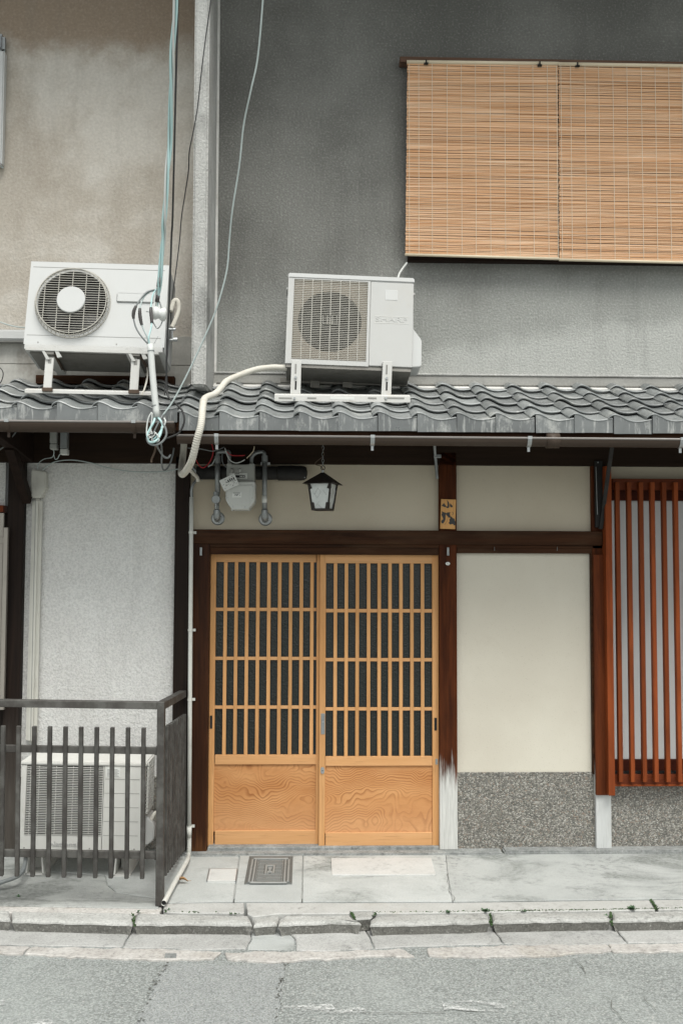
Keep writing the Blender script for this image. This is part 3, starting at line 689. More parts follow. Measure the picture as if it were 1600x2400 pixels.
build('plaster_panel', MB().box(P(1945,1400,0).x, XR, -.003, .1, P(1600,1812,0).z, zpl), m_plaster, rh)
build('pebble_panel', MB().box(P(1945,1400,0).x, XR, -.012, .1, 0, P(1600,1811,0).z), m_pebble, rh)
# ---- upstairs window behind the blinds
uw = empty('upper_window', P(1350,614,-.03), rh)
build('window_frame', MB().fb(956, 598, 1720, 615, -.05, .01), m_darkv, uw, bevel=.002)
build('window_frame', MB().fb(956, 160, 975, 600, -.04, .01), m_darkv, uw)
build('window_pane', MB().fb(974, 160, 1720, 600, -.012, -.004), m_glass, uw)
build('mounting_bar', MB().fb(937, 139, 1720, 152, -.075, .0), m_bar, rh, bevel=.003)
# ---- gutter of the right house
gl = P(414,1031,-.79); gr = Vector((XR, -.79, P(1600,1031,-.79).z)); gl.z = gr.z+.004
def tfrac(px): return (P(px,1028,-.79).x-gl.x)/(gr.x-gl.x)
g_r = rain_gutter(rh, gl, gr, .039, [tfrac(507), tfrac(873), tfrac(1241), tfrac(1598)], -.79)
build('gutter_joint', MB().tube([P(1283,1031,-.79)+Vector((0,.039,0)), P(1313,1031,-.79)+Vector((0,.039,0))], .0412, 20), m_gutb, g_r, smooth_=True)
# ------------------------------------------------------------------ left house
lh = empty('neighbour_house', (-1.8,0,0), label='beige stuccoed house next door with pale roughcast ground floor', cat='house')
XLL = -5.2
build('upper_wall', MB().box(XLL, Xmid+.02, .004, .2, P(200,786,0).z, 6.2), m_wall_l, lh)
zq = P(200,786,0).z; zm = P(200,855,0).z
build('wall_board', MB().box(XLL, Xmid+.02, -.004, .2, zm+.0015, zq-.002), m_panelgrey, lh, bevel=.003)
build('wall_board', MB().box(XLL, Xmid+.02, -.006, .2, 2.66, zm-.0015), m_panelgrey, lh, bevel=.003)
YEl, ZEl = -.76, P(230,960,-.76).z
zrl = P(200,900,0).z; SLl = (zrl-ZEl)/(.76)
roof_l = eave_roof(lh, XLL, P(424,985,-.76).x, YEl, ZEl, SLl, P(229,960,-.78).x, 5)
build('eave_board', MB().box(XLL, P(420,985,-.76).x, YEl+.02, YEl+.05, ZEl-.105, ZEl-.06), m_beam, lh)
build('ledger', MB().fb(84, 880, 409, 900, -.06, .0), m_beam, lh, bevel=.003)
zhl = P(200,1086,0).z
build('head_beam', MB().box(XLL, Xmid-.035, -.05, .12, zhl, 2.74), m_dark, lh)
a = P(12,1060,-.06).x; 
post('house_post', 11, 49, 1040, 2000, m_lpost, lh, -.062)
post('house_post', 406, 440, 1070, 2004, m_lpost, lh, -.05)
build('roughcast_wall', MB().fb(46, 1080, 410, 1824, -.004, .1), m_rough, lh)
build('roughcast_wall', MB().fb(-1000, 1060, 14, 1184, -.002, .1), m_rough, lh)
build('roughcast_wall', MB().fb(-1000, 1184, 14, 1824, .02, .1), m_lpost, lh)
build('pebble_panel', MB().fb(-1000, 1822, 412, 2004, -.010, .1), m_pebble, lh)
build('foundation_strip', MB().box(XLL, Xmid-.01, -.09, .05, -.05, .012), m_fdn, lh, bevel=.008, seg=2, jit=.005)
xa = P(54,1100,-.06).x
build('bracket_arm', MB().hexa([(xa,-.74,2.50),(xa+.06,-.74,2.50),(xa+.06,-.74,2.40),(xa,-.74,2.40)], [(xa,-.05,2.56),(xa+.06,-.05,2.56),(xa+.06,-.05,2.33),(xa,-.05,2.33)]), m_darkv, lh, bevel=.004)
build('knee_brace', MB().bar((xa+.03,-.055,2.10), (xa+.03,-.42,2.38), .05, .06), m_darkv, lh)
gll = Vector((XLL,-.815,P(0,985,-.815).z)); glr = P(408,981,-.815); glr.z = gll.z-.004
def tfl(px): return (P(px,983,-.815).x-gll.x)/(glr.x-gll.x)
g_l = rain_gutter(lh, gll, glr, .05, [tfl(16), tfl(313)], -.815)
# window grille at the left edge
wg = empty('window_grille', P(2,1665,-.09), lh)
build('grille_bar', MB().fb(4, 1236, 14, 1664, -.12, -.09), m_alu, wg, bevel=.002)
build('grille_bar', MB().fb(-14, 1202, 4.5, 1664, -.085, -.065), m_alu, wg, bevel=.002)
build('grille_rail', MB().fb(-60, 1258, 16.5, 1274, -.089, -.07), m_alu, wg, bevel=.002)
build('grille_rail', MB().fb(-60, 1628, 9, 1644, -.089, -.07), m_alu, wg, bevel=.002)
build('grille_head', MB().fb(-60, 1184, 8, 1200, -.08, .02), m_redh, wg)
# ------------------------------------------------------------------ wing wall between the houses
Yw = -.5
pf = [P(455.5,0,Yw), P(491.5,0,Yw), P(482,906,Yw), P(448,904,Yw)]
zt_, zb_ = 6.2, P(465,905,Yw).z
xl_t, xl_b, xr_t, xr_b = pf[0].x, pf[3].x, pf[1].x, pf[2].x
wl = empty('wing_wall', (pf[0].x,-.25,zb_), label='narrow pale grey roughcast wing wall dividing the two upper storeys', cat='wall')
build('wall_body', MB().hexa([(xl_t,Yw,zt_),(xr_t,Yw,zt_),(xr_b,Yw,zb_),(xl_b,Yw,zb_)], [(xl_t,-.002,zt_),(xr_t,-.002,zt_),(xr_b,-.002,zb_+.03),(xl_b,-.002,zb_+.03)]), m_wing, wl, bevel=.012, seg=3)
build('corner_bead', MB().hexa([(xr_t,-.022,zt_),(xr_t+.012,-.022,zt_),(xr_b+.014,-.022,zb_+.06),(xr_b,-.022,zb_+.06)], [(xr_t,-.003,zt_),(xr_t+.012,-.003,zt_),(xr_b+.014,-.003,zb_+.06),(xr_b,-.003,zb_+.06)]), m_mortar, wl)
# upper eave above the frame (its shade falls on both walls)
up = build('upper_eave', MB().hexa([(XLL,-1.0,5.90),(XR,-1.0,5.90),(XR,-1.0,5.80),(XLL,-1.0,5.80)], [(XLL,.3,6.3),(XR,.3,6.3),(XR,.3,6.2),(XLL,.3,6.2)]), m_dark, rh)
# ------------------------------------------------------------------ air conditioners
class Unit:
    def __init__(s, TL, TR, BR, BL, Y, depth, name, label, cat='air conditioner', group='air conditioner outdoor units', tmax=.09):
        best = None
        for k in range(0, 41):
            dlt = tmax*k/40
            a, b, c, d = P(*TL, Y+dlt), P(*TR, Y+dlt), P(*BR, Y), P(*BL, Y)
            e = abs((b-a).length-(c-d).length)
            if best is None or e < best[0]: best = (e, dlt, a, b, c, d)
        _, s.tilt, a, b, c, d = best
        s.w = ((b-a).length+(c-d).length)/2; s.h = ((a-d).length+(b-c).length)/2; s.d = depth
        u = ((b-a).normalized()+(c-d).normalized()).normalized(); v = ((a-d).normalized()+(b-c).normalized())
        v = (v-u*v.dot(u)).normalized(); yi = v.cross(u)
        ctr = (a+b+c+d)/4; s.O = ctr-u*(s.w/2)-v*(s.h/2); s.u, s.v, s.yi = u, v, yi
        m = Matrix(((u.x,yi.x,v.x,s.O.x),(u.y,yi.y,v.y,s.O.y),(u.z,yi.z,v.z,s.O.z),(0,0,0,1)))
        s.root = empty(name, s.O, mat4=m, label=label, cat=cat, group=group)
    def L(s, px, py, dep=0):
        d = ray(px, py); o = s.O+s.yi*dep; t = (o-CAM).dot(s.yi)/d.dot(s.yi); q = CAM+d*t-s.O
        return q.dot(s.u), q.dot(s.v)
    def part(s, name, mb, mat, **k):
        return build(name, mb, mat, s.root, local=True, **k)
    def wp(s, x, y, z): return s.O+s.u*x+s.yi*y+s.v*z
def holed(w_, h_, x0, z0, x1, z1, hole, y, th, n):
    """front plate (x0..x1, z0..z1) with an opening given by a list of n points"""
    mb = MB(); cx = sum(p[0] for p in hole)/n; cz = sum(p[1] for p in hole)/n; out = []
    for (x, z) in hole:
        dx, dz = x-cx, z-cz; t = 1e9
        if dx > 1e-9: t = min(t, (x1-cx)/dx)
        if dx < -1e-9: t = min(t, (x0-cx)/dx)
        if dz > 1e-9: t = min(t, (z1-cz)/dz)
        if dz < -1e-9: t = min(t, (z0-cz)/dz)
        out.append((cx+dx*t, cz+dz*t))
    for cxn, czn in ((x0,z0),(x1,z0),(x1,z1),(x0,z1)):      # snap the nearest ray to each corner
        k = min(range(n), key=lambda i: (out[i][0]-cxn)**2+(out[i][1]-czn)**2); out[k] = (cxn, czn)
    a = [(x,y,z) for x, z in hole]; b = [(x,y,z) for x, z in out]; c = [(x,y+th,z) for x, z in hole]
    mb.add(a+b+c, [(i, (i+1)%n, n+(i+1)%n, n+i) for i in range(n)] + [((i+1)%n, i, 2*n+i, 2*n+(i+1)%n) for i in range(n)])
    return mb
def circ(cx, cz, r, n): return [(cx+r*math.cos(2*math.pi*k/n), cz+r*math.sin(2*math.pi*k/n)) for k in range(n)]
def blades(u, cx, cz, r, y):
    mb = MB()
    for k in range(3):
        a0 = k*2*math.pi/3+.4; pts = []
        for j in range(7):
            a = a0+j*.25; rr = r*(.95 if 1 <= j <= 5 else .85); pts.append((cx+rr*math.cos(a), y+.05*j/6, cz+rr*math.sin(a)))
        pts += [(cx+r*.28*math.cos(a0+j*.3), y+.05*j/6, cz+r*.28*math.sin(a0+j*.3)) for j in (5,4,3,2,1,0)]
        n = 7; q = pts[:7]+pts[7:][::-1]
        mb.add(q[:7]+q[7:], [(i, i+1, 7+min(i+1,5), 7+min(i,5)) for i in range(6)])
    mb.disc((cx, y-.01, cz), (0,1,0), r*.3, .06, 24)
    return mb
# --- unit A: round fan cage, left
A = Unit((72.5,613),(392.8,620.7),(387.5,822.5),(59,812), -.60, .29, 'air_conditioner', 'large white outdoor unit with round fan cage on the left roof')
w_, h_, d_ = A.w, A.h, A.d; n = 64
cx, cz = A.L(171.5,711); R0 = 85*5.5/2333
build_shell = lambda U, mat: U.part('casing', MB().add([(0,0,0),(U.w,0,0),(U.w,U.d,0),(0,U.d,0),(0,0,U.h),(U.w,0,U.h),(U.w,U.d,U.h),(0,U.d,U.h)], [(0,3,2,1),(4,5,6,7),(1,2,6,5),(2,3,7,6),(3,0,4,7)]), mat)
build_shell(A, m_white)
A.part('front_panel', holed(w_, h_, -.002, .016, w_+.002, h_-.002, circ(cx, cz, R0*.965, n), -.003, .012, n), m_white)
A.part('fan_shroud', MB().tube([(cx,.008,cz),(cx,.14,cz)], R0*.965, 48, caps=False), m_black)
A.part('fan', blades(A, cx, cz, R0*.88, .06), m_fan)
A.part('coil', MB().box(.02, w_-.02, d_-.06, d_-.05, .02, h_-.02), m_black)
gm = MB(); Rc, Rf, yo = R0*1.045, R0*.965, -.043
for k in range(96):
    a = 2*math.pi*k/96
    if k % 2 == 0: gm.bar((cx+Rc*math.cos(a), -.003, cz+Rc*math.sin(a)), (cx+Rf*math.cos(a), yo, cz+Rf*math.sin(a)), .003, .003, (0,1,0))
for rr, yy in ((Rc,-.006),(Rf*1.03,-.026),(Rf,yo)): gm.tube([(cx+rr*math.cos(2*math.pi*k/64), yy, cz+rr*math.sin(2*math.pi*k/64)) for k in range(65)], .003, 5)
zz = -Rf+.012
while zz < Rf-.005:
    xx = math.sqrt(max(Rf*Rf-zz*zz, 0)); gm.box(cx-xx, cx+xx, yo-.0015, yo+.0015, cz+zz-.0012, cz+zz+.0012); zz += .0142
for xk in (-2.4,-1.2,0,1.2,2.4):
    xx = xk*.0625; hh = math.sqrt(max(Rf*Rf-xx*xx, 0)); gm.box(cx+xx-.002, cx+xx+.002, yo+.001, yo+.006, cz-hh, cz+hh)
A.part('fan_grille', gm, m_grille)
A.part('fan_hub', MB().disc((cx, yo-.003, cz), (0,-1,0), R0*.40, .008, 40, R0*.385), m_white, bevel=.002)
x0, z1 = A.L(275,687); x1, z0 = A.L(361,712)
A.part('grip', MB().box(x0, x1, -.012, 0, z0, z1), m_white, bevel=.008, seg=3)
for zk in (A.L(150,628)[1], A.L(150,787.5)[1]): A.part('panel_seam', MB().box(.012, w_-.02, -.0042, -.002, zk-.001, zk+.001), m_seam)
A.part('base_pan', MB().box(.005, w_-.005, -.010, d_, -.016, .014), m_white2, bevel=.003)
A.part('underside', MB().box(.03, w_-.03, .02, d_-.01, -.028, -.0165), m_under)
A.part('foot', MB().box(.115, .165, -.02, d_+.02, -.042, -.0165), m_brktw); A.part('foot', MB().box(w_-.2, w_-.15, -.02, d_+.02, -.042, -.0165), m_brktw)
for sx in (.1, .66): A.part('screw', MB().disc((w_*sx, -.003, .028), (0,-1,0), .004, .002, 8), m_seam)
hp = [A.wp(w_, .12, .17)+Vector((.0,0,0)), P(404,735,-.42), P(415,702,-.40), P(419,725,-.39), P(414,755,-.40), P(405,768,-.42)]
lagged = build('insulated_pipe', MB().tube([P(400,730,-.42), P(408,706,-.40), P(417,707,-.40), P(419,728,-.40), P(411,752,-.41), P(403,768,-.42)], .014, 10, 6), m_hose, smooth_=True, label='white lagged pipe loop at the side of the round fan unit', cat='pipe')
vv = empty('service_valve', P(404,788,-.42), label='brass and zinc service valves under the lagged pipe', cat='valve')
build('valve_body', MB().tube([P(394,772,-.42), P(412,772,-.42)], .009, 8), m_zinc, vv); build('valve_body', MB().tube([P(394,798,-.42), P(412,796,-.42)], .008, 8), m_zinc, vv)
build('valve_stem', MB().tube([P(404,772,-.42), P(404,796,-.42)], .005, 8), m_zinc, vv); build('valve_cap', MB().tube([P(408,796,-.42), P(416,796,-.42)], .012, 8), m_zinc, vv)
# --- stand A
ra = lambda y, base_z=ZEl: base_z+(y-YEl)*SLl          # trough height of the left roof
sa = empty('unit_stand', P(200,915,-.6), label='white steel roof stand under the round fan unit', cat='stand', group='stands under the roof units')
def slot(px0, py0, px1, py1, Y): return MB().fb(px0, py0, px1, py1, Y, Y+.003)
build('foot_rail', MB().hexa([P(58,912,-.64),P(358,919,-.64),P(358,927,-.64),P(58,921,-.64)], [p+Vector((0,.04,.012)) for p in (P(58,912,-.64),P(358,919,-.64),P(358,927,-.64),P(58,921,-.64))]), m_brktw, sa, bevel=.002)
for (a0, a1, b0, b1, yt, yb) in ((107,127,101,120,838,916), (308,328,303,323,842,921)):
    lg = build('leg', MB().hexa([P(a0,yt,-.63),P(a1,yt,-.63),P(b1,yb,-.645),P(b0,yb,-.645)], [P(a0,yt,-.63)+Vector((0,.012,0)),P(a1,yt,-.63)+Vector((0,.012,0)),P(b1,yb,-.645)+Vector((0,.012,0)),P(b0,yb,-.645)+Vector((0,.012,0))]), m_brktw, sa, bevel=.002)
    build('clamp', MB().fb((b0)-2, yb-8, b1+3, yb+1, -.655, -.64), m_rust, lg, bevel=.002)
    build('hook', MB().fb((a0+a1)/2-4, yt+2, (a0+a1)/2+4, yt+14, -.633, -.63), m_seam, lg)
    build('arm', MB().bar(P((a0+a1)/2,yt-14,-.64)+Vector((0,0,0)), P((a0+a1)/2,yt-14,-.64)+Vector((0,.36,0)), .045, .03), m_under, sa)
    build('brace', MB().bar(P(a1+2,yt-8,-.62), P(a1+26,yt+30,-.3)+Vector((0,0,-.02)), .012, .012), m_rust, sa)
    build('cheek', MB().hexa([P(a0-14,yt-26,-.645),P(a0-8,yt-26,-.645),P(a0+10,yt+4,-.64),P(a0+2,yt+4,-.64)], [P(a0-14,yt-26,-.645)+Vector((0,.02,0)),P(a0-8,yt-26,-.645)+Vector((0,.02,0)),P(a0+10,yt+4,-.64)+Vector((0,.02,0)),P(a0+2,yt+4,-.64)+Vector((0,.02,0))]), m_brktw, sa)
    build('cheek', MB().hexa([P(a1-2,yt-26,-.645),P(a1+4,yt-26,-.645),P(a1+18,yt-2,-.64),P(a1+8,yt,-.64)], [P(a1-2,yt-26,-.645)+Vector((0,.02,0)),P(a1+4,yt-26,-.645)+Vector((0,.02,0)),P(a1+18,yt-2,-.64)+Vector((0,.02,0)),P(a1+8,yt,-.64)+Vector((0,.02,0))]), m_brktw, sa)
build('front_channel', MB().bar(P(62,818,-.63), P(372,828,-.63), .03, .016), m_brktw, sa)
build('back_rail', MB().bar(P(88,846,-.28), P(392,857,-.28), .035, .035), m_rust, sa)
build('strap', MB().tube([P(333,926,-.64), P(341,905,-.62), P(346,880,-.55), P(345,862,-.5)], .005, 6, 4), m_hose, sa)
# --- unit B: square grille
B = Unit((678.6,642.3),(971.4,652.5),(963.4,864.5),(666,850), -.46, .27, 'air_conditioner', 'white outdoor unit with square slatted grille on the right roof', tmax=.07)
w_, h_, d_ = B.w, B.h, B.d
build_shell(B, m_white2)
gx0, gz1 = B.L(690,654); gx1, gz0 = B.L(858,848); n = 48
def rectloop(x0, z0, x1, z1, n):
    k = n//4; out = []
    for i in range(k): out.append((x0+(x1-x0)*i/k, z0))
    for i in range(k): out.append((x1, z0+(z1-z0)*i/k))
    for i in range(k): out.append((x1-(x1-x0)*i/k, z1))
    for i in range(k): out.append((x0, z1-(z1-z0)*i/k))
    return out
B.part('front_panel', holed(w_, h_, 0, 0, gx1+.012, h_-.006, rectloop(gx0, gz0, gx1-.002, gz1, n), -.003, .02, n), m_white2)
px0 = gx1+.014
B.part('side_panel', MB().box(px0, w_, -.004, .01, .004, h_-.030), m_white2, bevel=.003)
B.part('top_cover', MB().box(-.003, w_+.003, -.007, d_, h_-.028, h_+.004), m_white, bevel=.006, seg=2)
cx, cz = (gx0+gx1)/2-.002, (gz0+gz1)/2; RB = .184
B.part('fan_cone', holed(w_, h_, gx0-.004, gz0-.004, gx1+.004, gz1+.004, circ(cx, cz, RB, 48), .022, .03, 48), m_ivory)
B.part('fan_shroud', MB().tube([(cx,.03,cz),(cx,.14,cz)], RB, 48, caps=False), m_black)
B.part('fan', blades(B, cx, cz, RB*.9, .06), m_fan)
B.part('coil', MB().box(.02, w_-.02, d_-.06, d_-.05, .02, h_-.02), m_black)
gm = MB(); zz = gz0+.006
while zz < gz1-.003: gm.box(gx0, gx1-.002, -.006, .0, zz-.0013, zz+.0013); zz += .0109
for k in range(1, 8):
    xx = gx0+(gx1-gx0)*k/8; gm.box(xx-.0022, xx+.0022, -.0045, .001, gz0, gz1)
B.part('grille', gm, m_grille)
gm = MB()
for t in (-1, 1): gm.box(cx+t*.04-.001, cx+t*.04+.001, -.010, -.006, cz-.026, cz+.026); gm.box(cx-.042, cx+.042, -.010, -.006, cz+t*.026-.001, cz+t*.026+.001); gm.box(cx+t*.014-.0015, cx+t*.014+.0015, -.009, -.006, cz-.026, cz+.026)
B.part('grille_badge', gm, m_grille)
x0, z1 = B.L(902,680); x1, z0 = B.L(931,705)
B.part('sticker', MB().box(x0, x1, -.0055, -.003, z0, z1), m_white, bevel=.001)
B.part('panel_seam', MB().box(gx1+.0122, gx1+.0138, -.002, .0, .0, h_-.03), m_seam)
def lettering(txt, size, sx, ext):
    cu = bpy.data.curves.new('t', 'FONT'); cu.body = txt; cu.size = size; cu.extrude = ext; cu.align_x = 'CENTER'; cu.align_y = 'CENTER'; cu.resolution_u = 3; cu.bevel_depth = .0004
    ob = bpy.data.objects.new('t', cu); COL.objects.link(ob); dg = bpy.context.evaluated_depsgraph_get(); dg.update()
    me = bpy.data.meshes.new_from_object(ob.evaluated_get(dg)); mb = MB()
    mb.v = [Vector((v.co.x*sx, -v.co.z, v.co.y)) for v in me.vertices]; mb.f = [list(p.vertices) for p in me.polygons]
    bpy.data.objects.remove(ob); bpy.data.curves.remove(cu); bpy.data.meshes.remove(me); return mb
x0, z1 = B.L(879,745); x1, z0 = B.L(954,756); tb = lettering('SHARP', .037, 1.0, .0012)
wtx = max(v.x for v in tb.v)-min(v.x for v in tb.v); kx = (x1-x0)/wtx
tb.v = [Vector((v.x*kx+(x0+x1)/2, v.y-.004, v.z+(z0+z1)/2)) for v in tb.v]; B.part('lettering', tb, m_white2)
for zk in (z1+.010, z0-.010): B.part('badge_line', MB().box(x0-.006, x1+.006, -.0052, -.003, zk-.0012, zk+.0012), m_white3)
B.part('underside', MB().box(.006, w_-.006, .004, d_-.01, -.020, .003), m_under)
for sx in (-.014, w_-.004): B.part('handle', MB().box(sx, sx+.018, .06, .16, h_-.075, h_-.06), m_white2, bevel=.003)
pc = [(w_-.004, .05), (w_+.03, .055), (w_+.036, .07), (w_+.034, .16), (w_+.024, .19), (w_+.004, .225), (w_+.004, .31), (w_-.004, .31)]
hc = B.L(978,772)[1]
pc = [(w_-.004, .018), (w_+.046, .022), (w_+.056, .032), (w_+.056, hc-.06), (w_+.048, hc-.04), (w_+.006, hc+.014), (w_+.003, hc+.15), (w_-.004, hc+.15)]
B.part('pipe_cover', MB().prism([(x, .035, z) for x, z in pc], (0,.17,0)), m_white, bevel=.006, seg=3)
# --- stand B
sb = empty('unit_stand', P(800,935,-.5), label='white slotted steel roof stand under the square grille unit', cat='stand', group='stands under the roof units')
def plank(name, c, Y, th, mat, parent, dz=0, **k):
    f = [P(*q, Y) for q in c]; return build(name, MB().hexa(f, [p+Vector((0,th,dz)) for p in f]), mat, parent, **k)
fr = plank('foot_rail', [(643,925),(961,928),(961,944),(643,940)], -.52, .03, m_brktw, sb, .012, bevel=.002)
for (a0, a1, b0, b1, yt, yb) in ((683,706,680,704,845,924), (897,919,893,916,847,928)):
    lg = plank('leg', [(a0,yt),(a1,yt),(b1,yb),(b0,yb)], -.505, .02, m_brktw, sb, bevel=.002)
    xm = (a0+a1+b0+b1)/4
    plank('slot', [(xm-2,yt+8),(xm+2,yt+8),(xm+1.2,yt+30),(xm-2.8,yt+30)], -.5065, .002, m_seam, lg)
    plank('slot', [(xm-2,yt+48),(xm+2,yt+48),(xm+1.2,yt+68),(xm-2.8,yt+68)], -.5065, .002, m_black, lg)
    build('bolt', MB().disc(P(xm-.5,yt+40,-.505), (0,-1,0), .008, .009, 8), m_zinc, lg)
    build('arm', MB().bar(P(xm,yt+8,-.49), P(xm,yt+8,-.49)+Vector((0,.32,0)), .05, .03), m_under, sb)
for (a, b) in ((653,684),(720,741),(862,882),(900,947)): plank('slot', [(a,931),(b,931.5),(b,935),(a,934.5)], -.5215, .002, m_seam, fr)
for a in (690,904): build('bolt', MB().disc(P(a,934,-.52), (0,-1,0), .007, .008, 8), m_zinc, fr)
plank('label_strip', [(774,929),(830,930),(830,937),(774,936)], -.5212, .001, m_paper, fr)
plank('back_rail', [(657,885),(955,895),(955,905),(657,896)], -.2, .03, m_under, sb, bevel=.002)
for a in (727,803): plank('clip', [(a,890),(a+22,891),(a+22,909),(a,908)], -.215, .03, m_under, sb)
# --- unit C: ground unit behind the fence
Cq = Unit((50.5,1787),(340,1791),(337,1996),(46,1991), -.52, .27, 'air_conditioner', 'cream white outdoor unit standing on the pavement behind the fence', tmax=.0)
w_, h_, d_ = Cq.w, Cq.h, Cq.d
build_shell(Cq, m_white3)
gx0, gz1 = Cq.L(64,1793); gx1, gz0 = Cq.L(237,1959); n = 48
Cq.part('front_panel', holed(w_, h_, 0, 0, gx1+.004, h_, rectloop(gx0, gz0, gx1, gz1, n), -.003, .02, n), m_white3)
Cq.part('side_panel', MB().box(gx1+.006, w_, -.003, .01, 0, h_-.012), m_white3, bevel=.002)
Cq.part('top_cover', MB().box(-.006, w_+.006, -.008, d_+.004, h_-.012, h_+.008), m_white3, bevel=.005, seg=2)
cx, cz = (gx0+gx1)/2+.01, (gz0+gz1)/2
Cq.part('fan_plate', MB().box(gx0-.004, gx1+.004, .028, .034, gz0-.004, gz1+.004), m_black)
Cq.part('fan', blades(Cq, cx, cz, .17, .02), m_fan)
gm = MB(); zz = gz0+.004
while zz < gz1-.002: gm.box(gx0, gx1, -.006, .006, zz-.0012, zz+.0012); zz += .0093
for k in range(9):
    xx = gx0+(gx1-gx0)*(k+.5)/9; zz = gz0+(k % 2)*.0093
    while zz < gz1-.012: gm.box(xx-.002, xx+.002, -.004, .002, zz, zz+.0093); zz += .0186
Cq.part('grille', gm, m_white3)
for k in range(5): 
    zk = Cq.L(270,1826+k*33)[1]; Cq.part('panel_seam', MB().box(gx1+.012, w_-.03, -.0042, -.002, zk-.001, zk+.001), m_seam)
x0, z1 = Cq.L(250,1798); x1, z0 = Cq.L(282,1822); pl = Cq.part('label_plate', MB().box(x0, x1, -.0045, -.002, z0, z1), m_paper)
for k in range(6): Cq.part('print_line', MB().box(x0+.006, x1-.006-.008*(k % 2), -.0052, -.004, z0+.006+k*(z1-z0-.012)/6, z0+.0085+k*(z1-z0-.012)/6), m_seam)
x0, z1 = Cq.L(117,1972); x1, z0 = Cq.L(184,1984); tb = lettering('National', .034, 1.0, .003)
wtx = max(v.x for v in tb.v)-min(v.x for v in tb.v); kx = (x1-x0)/wtx
tb.v = [Vector((v.x*kx+(x0+x1)/2, v.y-.004, v.z+(z0+z1)/2)) for v in tb.v]; Cq.part('lettering', tb, m_white2)
gm = MB()
for k in range(14): gm.box(w_+.001, w_+.012, .03, .24, .2+k*.021, .204+k*.021)
for k in range(6): gm.box(w_+.004, w_+.014, .03+k*.04, .034+k*.04, .195, .2+13*.021)
Cq.part('side_grille', gm, m_white3); Cq.part('side_opening', MB().box(w_, w_+.001, .03, .24, .195, .48), m_black)
pc = [(w_, .02), (w_+.02, .025), (w_+.05, .05), (w_+.053, .13), (w_+.04, .15), (w_+.012, .175), (w_, .19)]
Cq.part('pipe_cover', MB().prism([(x, .04, z) for x, z in pc], (0,.17,0)), m_white2, bevel=.006, seg=3)
Cq.part('pipe_elbow', MB().tube([(w_+.028,.06,.15),(w_+.045,.065,.185),(w_+.052,.08,.19),(w_+.052,.1,.15)], .010, 10, 5), m_hose, smooth_=True)
for a in (.045, .57, .93): Cq.part('screw', MB().disc((w_*a, -.003, .012), (0,-1,0), .004, .002, 8), m_seam)
# plastic mounting blocks
for (a, b, yb, lab) in ((60,103,2050,'left hollow white plastic block under the fenced unit'), (266,303,2053,'right hollow white plastic block under the fenced unit')):
    q0 = G(a, yb, .0); q1 = G(b, yb, .0); x0, x1 = q0.x, q1.x; yf = q0.y; zt2 = Cq.O.z-.002; t = .008; mb = MB()
    i = .014
    mb.hexa([(x0,yf,0),(x0+t,yf,0),(x0+t+i,yf,zt2),(x0+i,yf,zt2)], [(x0,yf+.34,0),(x0+t,yf+.34,0),(x0+t+i,yf+.34,zt2),(x0+i,yf+.34,zt2)])
    mb.hexa([(x1-t,yf,0),(x1,yf,0),(x1-i,yf,zt2),(x1-t-i,yf,zt2)], [(x1-t,yf+.34,0),(x1,yf+.34,0),(x1-i,yf+.34,zt2),(x1-t-i,yf+.34,zt2)])
    mb.box(x0-.004, x1+.004, yf, yf+.34, -.004, .006); mb.box(x0+i+t*.5, x1-i-t*.5, yf+.001, yf+.339, zt2-.006, zt2-.0005); mb.box(x0+.02, x1-.02, yf+.12, yf+.126, .006, zt2-.006)
    build('mounting_block', mb, m_white3, label=lab, cat='mounting block', group='plastic mounting blocks')
# ------------------------------------------------------------------ fence
Yf = -.955
fz = lambda zx, zy, Y=Yf: P(zx*.30612, 1600+zy*.30612, Y)
fe = empty('fence', fz(600,1700), label='dark brown slatted enclosure with corner post around the ground unit', cat='fence')
def fpl(name, c, Y, th, **k):
    f = [fz(*q, Y) for q in c]; return build(name, MB().hexa(f, [p+Vector((0,th,0)) for p in f]), m_fence, fe, bevel=.0025, **k)
fpl('top_rail', [(-500,125),(1204,150),(1204,205),(-500,180)], Yf-.012, .05)
fpl('corner_post', [(1203,148),(1258,150),(1248,1712),(1190,1712)], Yf-.014, .054)
fpl('end_post', [(-508,122),(-452,122),(-458,1690),(-514,1690)], Yf-.014, .054)
fpl('rail', [(-500,470),(1205,496),(1202,550),(-500,525)], Yf+.012, .022)
fpl('rail', [(-500,1272),(1198,1295),(1194,1352),(-500,1328)], Yf+.012, .022)
for k in range(13):
    xt = 22+119.6*(k-3)+(0 if k > 3 else 0); xb = 8+119.9*(k-3)
    fpl('picket', [(xt-16,330+1.9*(k-3)),(xt+16,331+1.9*(k-3)),(xb+16,1485+2.4*(k-3)),(xb-16,1484+2.4*(k-3))], Yf-.012, .022)
Pb, Pt = fz(1412,240,-.11), fz(1275,330,-.90); Qb, Qt = fz(1404,1285,-.11), fz(1263,1475,-.90)
for k in range(11):
    t = k/10; a = Pt.lerp(Pb, t); b = Qt.lerp(Qb, t); hw = .011
    build('picket', MB().hexa([a+Vector((-.011,-hw,0)),a+Vector((.011,-hw,0)),b+Vector((.011,-hw,0)),b+Vector((-.011,-hw,0))], [a+Vector((-.011,hw,0)),a+Vector((.011,hw,0)),b+Vector((.011,hw,0)),b+Vector((-.011,hw,0))]), m_fence, fe, bevel=.002)
e0, e1 = fz(1232,176,-.94), fz(1400,84,-.075)
build('side_rail', MB().bar(e0, e1, .042, .04), m_fence, fe, bevel=.0025)
for zy0, zy1 in ((523,430),(1325,1195)): build('side_rail', MB().bar(fz(1228,zy0,-.92)+Vector((-.02,0,0)), fz(1390,zy1,-.09)+Vector((-.02,0,0)), .018, .04), m_fence, fe)
